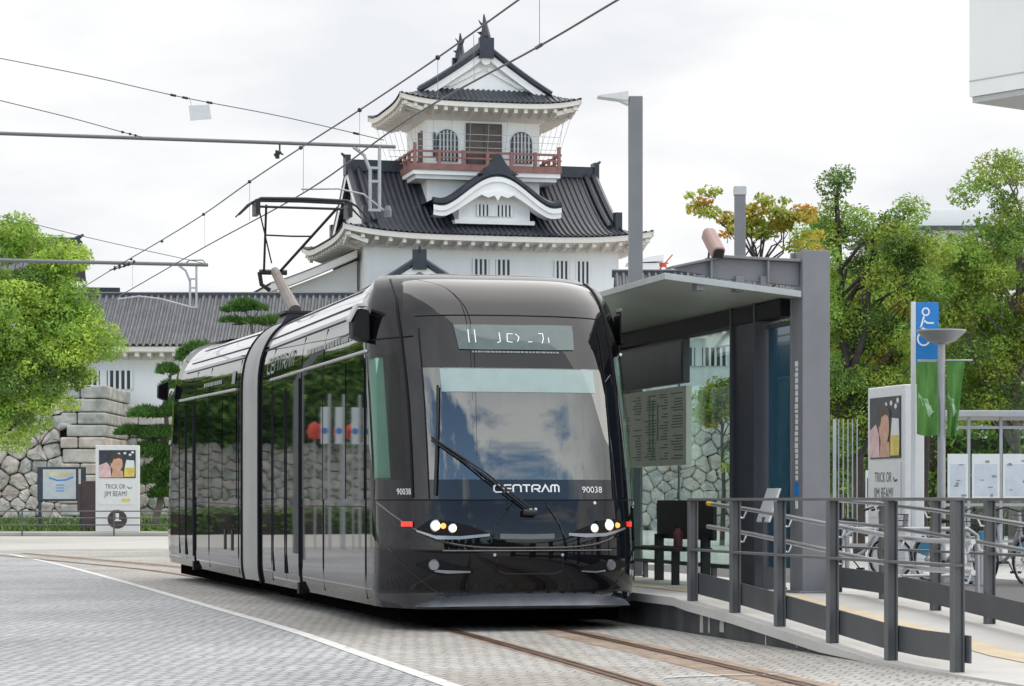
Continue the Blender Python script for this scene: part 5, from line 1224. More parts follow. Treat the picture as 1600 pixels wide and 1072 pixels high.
tree('zelkova_tree', 'large bushy green tree with a pale trunk at the right edge, behind the blue sign', tb2,
     [B(1560,300,55,1.0,.6,1.1,tb2),B(1590,270,55,.8,.4,.8,tb2),B(1520,350,55,.7,.5,.9,tb2),B(1590,380,55,1.2,.8,1.2,tb2),B(1490,420,55,.9,.5,1.0,tb2),B(1560,450,55,1.5,.8,1.4,tb2),B(1500,490,55,1.2,.7,1.2,tb2),B(1600,520,55,1.4,.9,1.3,tb2),B(1530,560,55,1.2,.8,1.1,tb2),B(1500,610,55,.9,.6,.9,tb2),B(1600,610,55,1.1,.6,1.0,tb2),B(1540,640,55,1.2,.5,1.0,tb2),B(1470,560,55,.9,.7,.9,tb2),B(1540,400,55,1.2,.8,1.0,tb2),B(1680,420,55,2.0,2.0,1.8,tb2)],
     [(0,0,0),(.02,0,1.6),(0,0,3.0),(.05,0,4.4),(.1,0,5.8),(.1,0,7)], 70000, .045, ['leaf_olive','leaf_mid','leaf_deep','leaf_yellow'], [.38,.36,.23,.03], k=160, rmin=.24, rmax=.56, seed=11, bark='bark_pale', r0=.15, limbs=50, flat=.75, forks=([(0,0,2.3),(-.5,-.1,3.3),(-1.0,-.1,4.6),(-1.3,0,5.8)],))
i = 0
for px, py, Y, rx, rz, lab in ((1310,520,68,2.0,2.6,'dark green tree filling the gap behind the dark forked trunk'),(1440,500,70,2.6,2.4,'dense deep green tree far behind the blue wheelchair sign'),(1560,520,72,3.0,2.8,'dense deep green tree far behind the pale trunk at the right edge'),(1250,640,66,1.6,1.4,'low dark green tree seen just right of the big shelter pillar')):
    p = at(px, py, Y); b = (p.x, p.y, 0)
    tree('background_tree', lab, b, [(0,0,p.z,rx,rx,rz),(rx*.5,.3,p.z-.9,rx*.8,rx*.8,rz*.7),(-rx*.5,-.3,p.z-.7,rx*.7,rx*.8,rz*.75),(0,0,p.z+rz*.5,rx*.6,rx*.6,rz*.6)],
         [(0,0,0),(.1,0,p.z*.5),(0,0,p.z),(.1,0,p.z+rz*.7)], 11000, .11, ['leaf_deep','leaf_mid','leaf_olive'], [.52,.30,.18], k=75, rmin=.45, rmax=.85, seed=31+i, r0=.16, limbs=22); i += 1
# trees above the wall further left: out of the frame, mirrored in the tram's flank and the shelter glass
src = None
for j, (x, y, s) in enumerate(((-27,97.5,1.0),(-31,99,1.1),(-35,98,1.05),(-58,100,1.2),(-65,98,1.1))):
    if src is None:
        src = tree('park_tree', 'dark green park tree above the stone wall, mirrored in the side of the tram', (x,y,0),
              [(0,0,6.3,3.6,3,2.4),(2.0,0,5.0,2.8,2.4,2.0),(-2.0,0,5.2,2.8,2.4,2.0),(0,-.8,3.9,4.2,1.6,1.3),(.5,0,8,2.2,2,1.3)], [(0,0,2.5),(.1,0,5.0),(0,0,6.5),(.1,0,8)], 15000, .24, ['leaf_deep','leaf_mid'], [.7,.3], k=70, rmin=.8, rmax=1.4, seed=51, r0=.25, limbs=20, group='park trees mirrored in the tram')
        o = src
    else: o = copy_tree(src); o.location = (x, y, 0)
    o.scale = (s, s, s); o.rotation_euler = (0, 0, j*1.3)

for j, (x, y, s) in enumerate(((-22,-36,1.2),(-14,-38,1.35),(-6,-36,1.2),(2,-38,1.3),(10,-36,1.15),(18,-38,1.3),(26,-36,1.2))):
    o = copy_tree(src); o.location = (x, y, -2.2); o.scale = (s, s, s); o.rotation_euler = (0, 0, j*1.7); o['label'] = 'unseen dark tree added behind the viewer to darken the reflection in the tram front'; o['group'] = 'unseen trees added to darken the tram front'  # unseen row added so the tram front reflects something dark
hd = thing('hedge', 'low dark clipped hedge beyond the left edge, mirrored in the tram flank', 'hedge', (-34,80,0), 0); rs = np.random.RandomState(77)
C_ = [(x, rs.uniform(-.3,.3), .45) for x in np.arange(-12,11,.5)]; v, f = leaves(rs, C_, [(.5,.5,.5)]*len(C_), 9000, .13); mesh_obj('foliage', [(v, f, 0)], [M['leaf_deep']], hd)
MB().box(-12,11,-.2,.2,0,.7).build('twigs', M['bark'], hd)
hd2 = thing('hedge', 'tall dark hedge far behind the slatted screen and the bus shelter', 'hedge', (14,84,0), 0); rs = np.random.RandomState(78)
C_ = [(x, rs.uniform(-.6,.6), z) for x in np.arange(-3.2,12,.9) for z in (.8,2.0,3.3)]; v, f = leaves(rs, C_, [(.9,.8,.9)]*len(C_), 12000, .15); v2, f2 = leaves(rs, C_, [(.9,.8,.9)]*len(C_), 6000, .15); mesh_obj('foliage', [(v, f, 0), (v2, f2, 1)], [M['leaf_deep'], M['leaf_mid']], hd2)
MB().box(-3.6,12,-.2,.2,0,3.2).build('twigs', M['bark'], hd2)
tree('small_tree', 'small yellow green tree seen through the shelter glass in front of the stone wall', (at(1128,783,66).x,66,0), [(0,0,3.9,.75,.6,.45),(.35,0,3.4,.5,.5,.4),(-.4,0,3.3,.5,.5,.35)], [(0,0,0),(.05,0,1.4),(0,0,2.6),(0,0,3.6)], 3500, .07, ['leaf_olive','leaf_yellow','leaf_deep'], [.5,.25,.25], k=26, rmin=.2, rmax=.4, seed=91, r0=.07, limbs=12)

# ================================================================== LEFT BACKGROUND FURNITURE
def ad_totem(name, label, loc, rotz, side_mat=False):
    t = thing(name, label, 'advert panel', loc, rotz)
    mb = MB(); mb.box(-.715,.715,-.16,.16,.0,2.86); mb.build('cabinet', M['totem'], t, bevel=.02)
    mb = MB(); mb.box(-.60,.60,-.172,-.163,1.78,2.70); ar = mb.build('poster_picture', M['poster_dark'], t)
    y = -.175
    def shp(pts, mat, k, nm): MB().prism([(p[0], y-.002*k, p[1]) for p in pts], (0,.0015,0)).build(nm, mat, ar)
    def ell(cx, cz, rx, rz, n=16): return [(cx+rx*cos(q), cz+rz*sin(q)) for q in np.linspace(0,2*pi,n,endpoint=False)]
    shp([(-.60,1.80),(-.20,1.80),(-.22,2.15),(-.35,2.30),(-.60,2.2)], M['pink'], 1, 'poster_shape'); shp(ell(-.02,2.25,.20,.27), M['skin'], 2, 'poster_shape'); shp([(-.24,2.3),(-.2,2.52),(0,2.60),(.2,2.50),(.22,2.38),(.05,2.44),(-.12,2.40),(-.18,2.25)], M['hair'], 3, 'poster_shape')
    shp([(-.2,1.80),(.2,1.80),(.18,2.02),(-.15,2.05)], M['skin'], 1, 'poster_shape'); shp([(.22,1.82),(.56,1.82),(.58,2.12),(.24,2.12)], M['drink'], 3, 'poster_shape'); shp([(.24,2.12),(.57,2.12),(.55,2.36),(.30,2.38)], M['poster_white'], 3, 'poster_shape')
    for q in ((.05,2.58),(.25,2.60),(.42,2.55),(.5,2.63)): shp(ell(q[0],q[1],.05,.04,8), M['poster_white'], 1, 'poster_shape')
    lo = MB().box(-.60,.60,-.172,-.163,.90,1.72).build('poster_caption', M['poster_white'], t)
    fn = lambda a, b: Vector((a, -.175, b))
    mb = MB(); text_on(mb, 'TRICK OR', -.40, 1.43, .15, fn, maxw=.66); text_on(mb, 'JIM BEAM?', -.42, 1.18, .17, fn, maxw=.74)
    mb.strip([(.33,1.5),(.38,1.44),(.48,1.46)], .03, fn); mb.build('caption_text', M['poster_dark'], lo)
    shp([(.15,1.0),(.42,1.0),(.42,1.1),(.15,1.1)], M['drink'], 1, 'poster_shape')
    mb = MB(); mb.prism([(.32*cos(q)-.0, -.168, .42+.31*sin(q)) for q in np.linspace(0,2*pi,24,endpoint=False)], (0,.01,0)); mb.build('round_emblem', M['brown'], t)
    MB().box(-.055,.055,-.174,-.169,.40,.62).box(-.13,.13,-.174,-.169,.36,.40).build('emblem_mark', M['poster_white'], t)
    return t
p = at(187,834,85)
ad_totem('advert_panel', 'pale advert panel with a poster and round emblem in front of the stone wall', (p.x,84.6,.13), R(3))
mp = thing('map_board', 'framed faded map board on two legs in front of the boulder wall', 'map board', (at(95,760,88).x,88,.2), 0)
MB().box(-.80,.86,-.06,.06,.95,2.13).build('frame', M['navy'], mp, bevel=.02); mm = MB().box(-.60,.53,-.075,-.062,1.02,2.04).build('map_sheet', M['map'], mp)
mb = MB(); mb.prism([(-.52,-.078,1.95),(.48,-.078,1.98),(.40,-.078,1.80),(.1,-.078,1.74),(-.2,-.078,1.80),(-.5,-.078,1.78)], (0,.002,0)); mb.build('map_print', M['map2'], mm)
mb = MB(); mb.strip([(-.4,1.75),(-.1,1.66),(.2,1.68),(.45,1.78)], .05, lambda a, b: Vector((a,-.0775,b)))
for z in (1.5,1.4,1.3): mb.strip([(-.15,z),(.12,z)], .03, lambda a, b: Vector((a,-.0775,b)))
mb.build('map_route', M['sign_blue'], mm)
mb = MB(); mb.box(.62,.70,-.07,-.062,1.5,2.05); mb.build('side_strip', M['light_grey'], mp)
for x in (-.72,.7): MB().box(x-.05,x+.05,-.04,.04,-.05,.95).build('leg', M['navy'], mp)
cb = thing('brown_cabinet', 'dark brown metal cabinet between the map board and the advert panel', 'cabinet', (at(137,760,86.5).x,86.6,.13), 0)
MB().box(-.20,.34,-.2,.2,0,1.70).box(-.34,-.20,-.18,.2,.65,1.60).build('cabinet_body', M['brown'], cb, bevel=.015); MB().box(-.14,.28,-.215,-.2,.1,1.6).build('door', M['brown'], cb); MB().box(-.10,-.07,-.23,-.215,.8,1.1).build('handle', M['navy'], cb)
fe = thing('wire_fence', 'low grey three-rail wire fence along the far pavement', 'fence', (-30,83.6,0), 0)
for z in (.27,.50,.72): MB().tube([(-60,0,z+.1),(22.5,0,z+.1)], .02, 5).build('rail', M['wire'], fe)
for i in range(28): MB().tube([(-58+i*3.0,0,0),(-58+i*3.0,0,.86)], .03, 6).build('post', M['wire'], fe)
fl = None
# banners and red parasols beyond the left edge, mirrored in the flank of the tram
for j, (x, y) in enumerate(((-14.95,55),(-15.3,55),(-15.7,55),(-16.0,55))):
    if j == 0:
        bt = thing('street_banner', 'white street banner with a blue disc, mirrored in the side of the tram', 'banner', (x,y,0), 0, 'banners mirrored in the tram')
        MB().tube([(0,0,0),(0,0,3.6)],.03,8).build('pole', M['galv'], bt); ba = MB().box(.03,.20,-.01,.01,2.45,3.3).build('banner_cloth', M['poster_white'], bt)
        MB().lathe([(0,-.012),(.075,-.012),(.075,.012),(0,.012)],(.115,0,2.75),16,'y').build('blue_disc', M['sign_blue'], ba)
    else: c = copy_tree(bt); c.location = (x, y, 0)
for j, (x, y) in enumerate(((-14.85,55.6),(-15.12,55.7),(-15.5,55.6),(-15.85,55.7),(-16.3,55.6))):
    if j == 0:
        pa_ = thing('red_parasol', 'closed red parasol on a pole, mirrored in the side of the tram', 'parasol', (x,y,0), 0, 'red parasols mirrored in the tram')
        MB().tube([(0,0,0),(0,0,2.6)],.02,8).build('pole', M['galv'], pa_); MB().lathe([(.02,2.98),(.12,2.9),(.17,2.75),(.13,2.6),(0,2.55)],(0,0,0),12).build('canopy', M['parasol_red'], pa_, smooth=True)
    else: c = copy_tree(pa_); c.location = (x, y, 0)

# ================================================================== RIGHT SIDE FURNITURE
kp = at(1390,783,38); klx, kly = W2P(5.74,38.3)
ad_totem('advert_panel', 'tall advert panel seen edge-on beside the blue wheelchair sign', P2W(klx+.0, kly, .006), TH-R(90))
sg = thing('wheelchair_sign', 'blue wheelchair sign on a slim pale post over the edge of the advert panel', 'sign', (at(1427,783,36.6).x,36.6,0), 0)
MB().box(-.032,.032,-.03,.03,0,4.0).build('post', M['totem'], sg, bevel=.005)
pl = MB().box(.035,.36,-.02,.02,3.17,3.99).build('sign_plate', M['sign_blue'], sg, bevel=.004)
fn = lambda a, b: Vector((a, -.0235, b)); mb = MB()
cq = [(.175+.048*cos(q), 3.855+.052*sin(q)) for q in np.linspace(0,2*pi,21)]; mb.strip(cq, .022, fn)
mb.strip([(.15,3.79),(.125,3.70),(.10,3.62)], .026, fn); mb.strip([(.14,3.735),(.20,3.695),(.29,3.695)], .024, fn); mb.strip([(.10,3.63),(.18,3.60),(.25,3.59),(.28,3.48)], .024, fn)
mb.strip([(.145+.085*cos(q), 3.47+.095*sin(q)) for q in np.linspace(R(130),R(370),18)], .024, lambda a, b: Vector((a,-.0245,b))); mb.build('wheelchair_symbol', M['white_text'], pl)
sm = MB().box(.035,.36,-.02,.02,3.09,3.165).build('caption_strip', M['sign_blue'], sg); mb = MB(); rr = random.Random(2); x = .06
while x < .33: w = rr.uniform(.012,.03); mb.box(x,x+w,-.024,-.021,3.11,3.15); x += w+.008
mb.build('caption_lettering', M['white_text'], sm)
sl = thing('street_lamp', 'slender grey street lamp with a wide dish head between green banners', 'street lamp', (at(1471,783,36).x,36,0), 0)
MB().tube([(0,0,0),(0,0,3.42)],[.06,.052],14).build('pole', M['lamp_grey'], sl, smooth=True)
MB().lathe([(0,3.36),(.10,3.36),(.20,3.40),(.345,3.535),(.345,3.555),(0,3.56)],(0,0,0),28).build('lamp_dish', M['lamp_grey'], sl, smooth=True, angle=30)
MB().tube([(-.34,0,3.13),(.44,0,3.13)],.012,6).build('banner_arm', M['galv'], sl)
def banner(label, x0, x1, taper):
    t = thing('green_banner', label, 'banner', (at(1471,783,36).x,35.99,0), 0); mb = MB(); rows_ = []
    for i in range(13):
        k = i/12; z = 3.11-k*1.02; row = []
        for j in range(13): u = j/12; x = lerp(x0+taper[0]*k, x1+taper[1]*k, u); row.append((x, -.02+.035*sin(u*9+k*3)*(.3+k)+.02*sin(k*6), z-.03*sin(u*pi)*k))
        rows_.append(row)
    mb.grid(rows_); mb.build('cloth', M['banner'], t, smooth=True)
    mb = MB(); c = lambda u, k: tuple(Vector(rows_[min(12,int(k*12))][min(12,int(u*12))])+Vector((0,-.006,0)))
    mb.grid([[c(.1+.2*k,.45+.2*k), c(.3+.3*k,.5+.25*k), c(.5+.4*k,.55+.18*k)] for k in (0,.25,.5,.75,1)]); mb.build('printed_motif', M['banner_pale'], t, smooth=True)
banner('green cloth banner hanging on the left of the street lamp pole', -.35, -.06, (.0,.01)); banner('green cloth banner twisted on the right of the street lamp pole', .07, .33, (.01,-.14))
# glazed bus shelter at the far right
bs = thing('bus_shelter', 'glazed bus shelter with map posters behind the parked bicycles at the right edge', 'bus shelter', (7.55,45,0), R(2))
mb = MB()
for x in (0,.48,1.05,1.6,2.2,2.8,3.6): mb.box(x-.025,x+.025,-.03,.03,.006,2.62)
for z in (.42,1.06,2.42): mb.box(0,3.6,-.022,.022,z,z+.05)
mb.build('frame', M['lamp_grey'], bs); MB().box(-.15,3.8,-.25,1.6,2.62,2.74).build('roof', M['lamp_grey'], bs, bevel=.02)
for a, b in ((0,.48),(.48,1.05),(1.05,1.6),(1.6,2.2),(2.2,2.8),(2.8,3.6)): MB().box(a+.03,b-.03,-.005,.005,.48,2.42).build('glass_pane', M['thin_glass'], bs)
for a, b in ((.10,.46),(.53,1.02),(1.08,1.55)):
    ps = MB().box(a,b,-.045,-.03,1.16,1.98).build('poster', M['poster_white'], bs); mb = MB(); rr = random.Random(int(a*100))
    mb.box(a+.04,b-.04,-.0485,-.0455,1.24,1.80); mb.build('poster_map', M['map'], ps); mb = MB()
    for i in range(5): x = rr.uniform(a+.03,b-.12); z = rr.uniform(1.2,1.9); mb.box(x,x+rr.uniform(.04,.1),-.0515,-.049,z,z+rr.uniform(.015,.05))
    mb.build('poster_print', M['grey_text'], ps)
# slatted screen with a poster just right of the big pillar
ss = thing('slatted_screen', 'pale vertical slatted screen with a small poster, right of the big pillar', 'screen', (6.35,50,0), 0)
mb = MB()
for i in range(5): mb.box(.02+i*.09,.04+i*.09,-.02,.02,.3,2.75)
mb.box(-.1,1.35,-.03,.03,.25,.32); mb.build('slats', M['lamp_grey'], ss); MB().box(.55,1.05,-.05,-.03,.62,1.75).build('poster', M['poster_white'], ss); MB().box(.58,1.02,-.056,-.051,1.05,1.6).build('poster_picture', M['poster_dark'], ss); MB().box(.80,1.0,-.062,-.057,1.1,1.45).build('poster_print', M['pink'], ss)
for x in (-.05,1.3): MB().box(x-.03,x+.03,-.03,.03,0,2.75).build('post', M['galv'], ss)
# bicycles of the hire station
def ring_tube(mb, c, r, tr, n=22, m=6):
    mb.tube([(c[0]+r*cos(q), c[1], c[2]+r*sin(q)) for q in np.linspace(0,2*pi,n)], tr, m, caps=False)
def make_bike(label, loc, rot):
    t = thing('bicycle', label, 'bicycle', loc, rot, 'hire bicycles at the docking station')
    for x in (-.5,.5):
        mb = MB(); ring_tube(mb, (x,0,.32), .305, .020); w = mb.build('wheel', M['black'], t, smooth=True)
        mb = MB(); ring_tube(mb, (x,0,.32), .275, .009)
        for k in range(14): q = k*2*pi/14; mb.tube([(x,0,.32),(x+.27*cos(q),0,.32+.27*sin(q))], .0025, 3)
        mb.tube([(x,-.05,.32),(x,.05,.32)],.022,8); mb.build('rim', M['galv'], w)
        mb = MB(); mb.grid([[(x+.34*cos(q),y,.32+.34*sin(q)) for q in np.linspace(R(20),R(175),12)] for y in (-.03,.03)]); mb.build('fender', M['bike_white'], t)
    mb = MB(); mb.tube([(.36,0,.80),(.12,0,.42),(-.08,0,.30)], .028, 8); mb.tube([(-.08,0,.30),(-.20,0,.82)], .022, 8)
    for y in (-.05,.05): mb.tube([(-.08,y*.4,.30),(-.5,y,.32)], .012, 6); mb.tube([(-.16,y*.3,.66),(-.5,y,.32)], .010, 6)
    mb.build('frame', M['bike_white'], t, smooth=True)
    mb = MB(); mb.tube([(.33,0,.98),(.36,0,.80),(.38,0,.66)], .02, 8)
    for y in (-.05,.05): mb.tube([(.38,y*.5,.66),(.5,y,.32)], .013, 6)
    mb.build('fork', M['bike_white'], t)
    mb = MB(); mb.tube([(.20,-.28,1.02),(.30,-.2,1.06),(.33,0,1.0),(.30,.2,1.06),(.20,.28,1.02)], .012, 6); mb.tube([(.16,-.30,1.01),(.24,-.27,1.03)],.018,6); mb.tube([(.16,.30,1.01),(.24,.27,1.03)],.018,6); mb.build('handlebar', M['black'], t)
    mb = MB(); mb.prism([(-.36,-.08,.86),(-.30,-.09,.91),(-.02,-.03,.89),(.02,0,.88),(-.02,.03,.89),(-.30,.09,.91),(-.36,.08,.86)], (0,0,-.05)); mb.build('saddle', M['black'], t, bevel=.015)
    mb = MB()
    for z in (.78,.86,.95): mb.tube([(.45,-.16,z),(.72,-.17,z),(.72,.17,z),(.45,.16,z),(.45,-.16,z)], .008, 4)
    for y in np.linspace(-.16,.16,6): mb.tube([(.72,y,.95),(.70,y,.74),(.46,y,.74)], .006, 4)
    mb.build('basket', M['black'], t)
    mb = MB(); mb.prism([(-.78,-.012,.42),(-.5,-.012,.64),(-.3,-.012,.60),(-.5,-.012,.36)], (0,.024,0)); mb.build('wheel_cover', M['bike_blue'], t)
    mb = MB(); mb.tube([(-.08,-.09,.30),(-.08,.09,.30)],.02,6); mb.tube([(-.08,.1,.30),(.02,.1,.18)],.01,5); mb.box(-.02,.08,.08,.2,.15,.18); mb.build('crank', M['black'], t); return t
bk = make_bike('white hire bicycle at the right edge of the picture with its blue wheel cover showing', (6.75,35.0,.010), R(-68))
for (x, y, r, lab) in ((6.08,35.6,-63,'white hire bicycle behind the bent silver handrail end'),(7.35,35.4,-70,'white hire bicycle cut by the right edge of the picture'),(4.95,36.8,-20,'white bicycle standing between the big pillar and the advert panel')):
    c = copy_tree(bk); c.location = (x, y, .010); c.rotation_euler = (0,0,R(r)); c['label'] = lab
for (x, y, lab) in ((6.35,34.6,'white docking stand left of the far railing post'),(6.95,34.2,'white docking stand right of the far railing post, beside a bicycle wheel')):
    d = thing('docking_stand', lab, 'docking stand', (x,y,.006), R(-60), 'white docking stands')
    MB().prism([(-.10,-.09,0),(.10,-.09,0),(.06,-.05,.62),(-.02,-.05,.62)], (0,.16,0)).build('stand_body', M['bike_white'], d, bevel=.02); MB().box(-.0,.05,-.04,.06,.62,.74).build('stand_head', M['bike_blue'], d, bevel=.01)
# bent end of a second handrail beyond the ramp
hr = thing('hoop_rail', 'bent silver hoop barrier on the plaza behind the last near railing post', 'barrier', (5.55,32,0), R(8))
MB().tube([(-1.4,0,.006),(-1.4,0,.72),(-1.3,0,.80),(.15,0,.80),(.27,0,.72),(.28,0,.006)], .03, 10).build('tube', M['lamp_grey'], hr, smooth=True); MB().tube([(-1.4,0,.22),(.28,0,.22)],.02,8).build('cross_bar', M['galv'], hr)
ut = thing('utility_box', 'dark grey utility box on the plaza beside the advert panel', 'utility box', (6.0,39.2,.006), TH)
MB().box(-.22,.22,-.2,.2,0,1.05).build('box_body', M['steel_dark'], ut, bevel=.02); MB().box(-.19,.19,-.212,-.2,.06,.98).build('door', M['steel_dark'], ut)

# ================================================================== BUILDINGS FAR OFF
ov = thing('office_building', 'pale clad office corner overhanging at the top right', 'building', (10.72,60,.12), R(-52))
mb = MB(); mb.box(0,14,0,2.2,10.5,20); mb.build('upper_storeys', M['office'], ov); MB().box(.05,13.95,.05,2.15,10.36,10.49).build('soffit', M['office_dark'], ov); MB().box(6.5,14,.3,2.0,-.1,10.36).build('lower_storeys', M['office'], ov)
mb = MB(); 
for x in (3.3,6.6,9.9): mb.box(x,x+.03,-.012,-.0,10.5,20)
for z in (10.85,14.2): mb.box(0,14,-.012,0,z,z+.03)
mb.build('panel_joint', M['office_dark'], ov)
wb = thing('white_building', 'white flat-roofed building glimpsed through the trees', 'building', (23.5,130,0), 0)
MB().box(-4.5,5,0,10,0,14.9).build('wall', M['white_wall'], wb); MB().box(-5,5.5,-.6,10.5,14.9,15.08).build('roof', M['steel_dark'], wb); MB().prism([(-4.6,0,15.09),(5,0,15.09),(4.2,0,16.0),(-2.5,0,15.9)], (0,10,0)).build('roof_light', M['office'], wb)
mb = MB()
for z in (5.5,9,12.6): mb.box(-4,4.5,-.03,0,z,z+1.2)
mb.build('window', M['window_dark'], wb)
far_b = thing('distant_tower_block', 'tiny pale rooftop beyond the castle, beside the tall lamp post', 'building', (13.2,250,0), 0)
MB().box(-1.5,1.2,0,4,0,24.4).build('wall', M['white_wall'], far_b); MB().prism([(-2.0,-.2,24.4),(1.6,-.2,24.6),(1.6,-.2,25.2),(.2,-.2,25.0)], (0,4.4,0)).build('roof', M['white_wall'], far_b)
cr_ = thing('tower_crane', 'tiny red lattice crane beyond the castle, right of the tall lamp post', 'crane', (14.9,252,0), 0)
mb = MB()
for x in (-.25,.25): mb.tube([(x,0,0),(x,0,24.6)], .07, 4)
for i in range(30): z = i*.8; mb.tube([(-.25,0,z),(.25,0,z+.8)], .05, 4)
mb.build('mast', M['crane_red'], cr_); MB().tube([(-.7,0,23.6),(.9,0,25.4)],.09,4).tube([(-.6,0,24.4),(.5,0,24.6)],.09,4).build('jib', M['crane_red'], cr_); MB().box(-.5,.3,-.3,.3,24.2,24.6).build('cabin', M['crane_red'], cr_)

# ================================================================== OVERHEAD LINE
CZ, MZ = 5.10, 5.62
def wire_at(px, py, z): return at(px, py, (z-EYE)*F/(HOR-py))
def spline(P, k=8):
    out = []
    for i in range(len(P)-1):
        a, b, c, d = P[max(i-1,0)], P[i], P[i+1], P[min(i+2,len(P)-1)]
        for q in range(k): t = q/k; out.append(.5*((2*b)+(c-a)*t+(2*a-5*b+4*c-d)*t*t+(3*b-a-3*c+d)*t**3))
    return out+[P[-1]]
cw = [wire_at(x,y,CZ) for x,y in ((965,0),(843,72),(640,185),(480,298),(320,386),(205,452),(150,482))]; cw.insert(0, cw[0]+(cw[0]-cw[1])*2.2)
mw = [wire_at(x,y,MZ) for x,y in ((810,0),(684,90),(562,172),(470,231),(390,284),(318,335),(250,377),(190,412),(120,455))]; mw.insert(0, mw[0]+(mw[0]-mw[1])*1.5)
c_ = thing('contact_wire', 'lower overhead wire touching the pantograph, sloping up to the right', 'wire', (0,0,0)); MB().tube(spline(cw), .010, 5).build('cable', M['wire'], c_)
MB().tube([wire_at(838,75,CZ),wire_at(846,70,CZ)],.018,6).build('clamp', M['wire'], c_)
m_ = thing('messenger_wire', 'upper overhead wire with round black clamps, above the contact wire', 'wire', (0,0,0)); MB().tube(spline(mw), .010, 5).build('cable', M['wire'], m_)
for x,y in ((684,90),(562,172),(470,231),(390,284),(318,335),(253,377),(205,405)):
    q = wire_at(x,y,MZ); MB().lathe([(0,-.026),(.02,-.02),(.027,0),(.02,.02),(0,.026)], q, 10).build('clamp', M['black'], m_, smooth=True)
for (x0,y0,x1,y1) in ((843,-60,843,70),(740,54,741,126),(684,92,684,160),(562,174,562,237),(474,230,474,302),(390,286,390,346),(320,336,320,386),(207,408,207,450)):
    a = wire_at(x0,y0,MZ) if y0 > -50 else wire_at(x1,y1,CZ)+Vector((0,0,.52)); b = wire_at(x1,y1,CZ); MB().tube([a,b],.0035,4).build('dropper', M['wire'], m_)
def cantilever(label, px_end, y_at, px_left, Y, wx, mat_r):
    """bracket arm square to the track, from a mast beyond the left edge"""
    e = at(px_end, y_at, Y); d = Vector((CT, ST, 0)); L0 = (e.x-(px_left-800)/F*Y)/CT+1.2
    t = thing('cantilever_arm', label, 'bracket arm', e-d*L0-Vector((0,0,e.z)), TH); z = e.z
    MB().tube([(0,0,0),(0,0,z+.9)],[.11,.08],12).build('mast', M['pole_grey'], t, smooth=True)
    MB().tube([(0,0,z),(L0,0,z)], mat_r, 10).build('arm', M['pole_grey'], t, smooth=True)
    return t, L0, z
t1, L1, z1 = cantilever('upper bracket arm crossing in front of the castle keep, carried from the left', 618, 229.5, 0, 32.9, 0, .024)
def drop(t, L, z, off, dz, s=1.0):
    mb = MB(); x = L-off
    mb.tube([(x+.06,0,z),(x+.06,0,z-dz)],.022,8); mb.tube([(x-.06,0,z-.30*s),(x-.06,0,z-dz)],.022,8); mb.tube([(x-.28*s,0,z-.02),(x-.14*s,0,z-.12*s),(x-.06,0,z-.32*s)],.022,8)
    for q in (.34,.55,1): mb.box(x-.08,x+.08,-.02,.02,z-dz*q-.015,z-dz*q+.015)
    return mb.build('drop_bracket', M['galv'], t)
drop(t1, L1, z1, .27, .82)
MB().tube([(L1-.10,0,z1-.86),(L1-.42,0,z1-.62),(L1-.75,0,z1-.56),(L1-1.22,0,z1-.58)], .012, 6).build('steady_arm', M['galv'], t1); MB().lathe([(0,-.08),(.05,-.08),(.05,0),(.03,.06),(0,.06)],(L1-.10,0,z1-.82),10).build('insulator', M['pole_grey'], t1)
mb = MB(); xo = L1-1.50; mb.tube([(xo,0,z1),(xo,0,z1-.10)],.012,6); mb.tube([(xo-.07,0,z1-.16),(xo+.02,0,z1-.12)],.02,6); mb.tube([(xo-.05,0,z1-.10),(xo+.05,.05,z1-.14)],.012,6); mb.tube([(xo-.03,0,z1-.20),(xo-.03,0,z1-.10)],.028,8); mb.build('wire_clamp', M['black'], t1)
t2, L2, z2 = cantilever('lower bracket arm in front of the lime tree, carried from the left', 325, 414, 0, 48.5, 0, .035)
drop(t2, L2, z2, .28, .80)
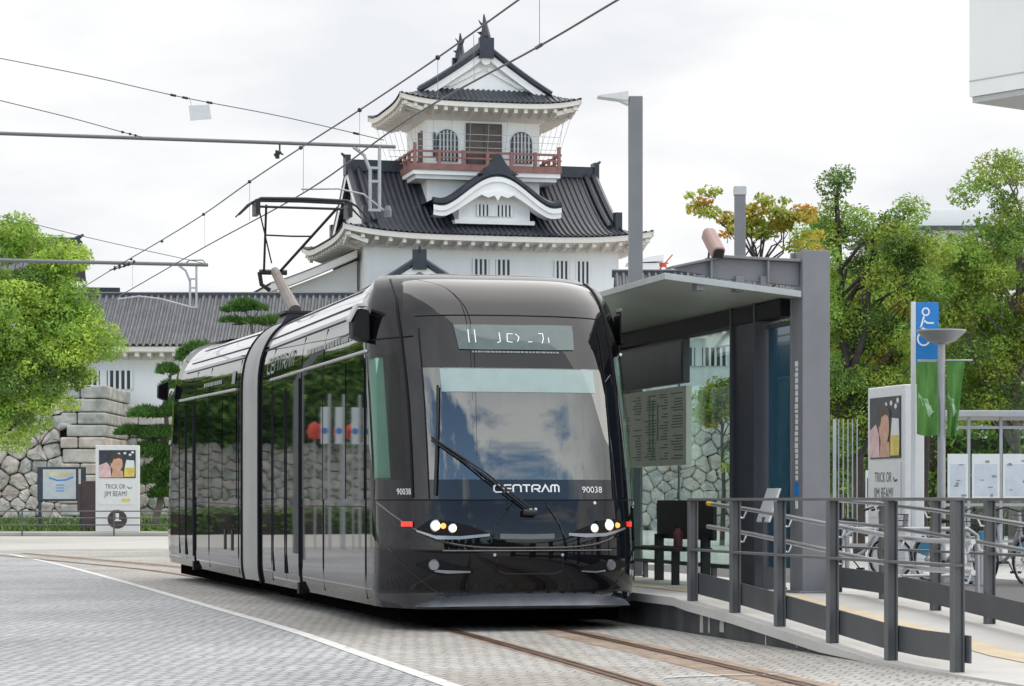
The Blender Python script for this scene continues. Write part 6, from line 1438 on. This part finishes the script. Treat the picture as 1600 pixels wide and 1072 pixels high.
MB().tube([(L2-.34,0,z2-.80),(L2-.9,0,z2-.66),(L2-1.3,0,z2-.62),(L2-1.7,0,z2-.68)], .016, 6).build('steady_arm', M['galv'], t2); MB().tube([(L2-.45,0,z2),(L2-.35,0,z2+.08),(L2-.1,0,z2+.09),(L2-.03,0,z2)],.012,5).build('loop_wire', M['wire'], t2)
mb = MB()
for i in range(5): mb.lathe([(0,-.02),(.05,-.02),(.03,.02),(0,.02)],(L2-1.75+i*.09,0,z2-.10+i*.03),8,'x')
mb.tube([(L2-1.85,0,z2-.14),(L2-1.3,0,z2+.02)],.012,5); mb.build('insulator', M['black'], t2)
def span(label, pts, Ya, Yb, r=.007, beads=()):
    t = thing('span_wire', label, 'wire', (0,0,0), 0); n = len(pts); P = [at(x,y,lerp(Ya,Yb,i/(n-1))) for i,(x,y) in enumerate(pts)]
    P.insert(0, P[0]+(P[0]-P[1])*1.0); sp = spline(P); MB().tube(sp, r, 5).build('cable', M['wire'], t)
    for k in beads:
        i = int(k*(len(sp)-2)); MB().tube([sp[i], sp[i].lerp(sp[i+1],.45)], r*2.6, 6).build('insulator', M['black'], t)
    return t
span('thin span wire carrying the small white plate, running down to the upper bracket arm', ((0,91),(140,119),(285,152),(440,182),(600,219)), 30.5, 32.8, .006, (.60,.64,.68,.97))
span('short span wire with insulators ending in the sky above the upper bracket arm', ((0,157),(110,184),(190,206),(222,214)), 31, 32, .006, (.80,.86,.92))
span('faint span wire running behind the lower bracket arm to its end', ((20,342),(150,374),(290,405),(320,412)), 47, 48.6, .007)
pl_ = thing('hanging_plate', 'small blank white square plate hung under a span wire', 'plate', at(312,176,31.55), R(6)); MB().prism([(-.135,0,.085),(.12,0,.10),(.145,0,-.075),(-.115,0,-.10)], (0,.012,0)).build('plate', M['poster_white'], pl_)
mb = MB(); mb.tube([(-.10,.006,.085),(-.13,.0,.19)],.003,4); mb.tube([(.10,.006,.10),(.12,0,.125)],.003,4); mb.build('hook', M['wire'], pl_)
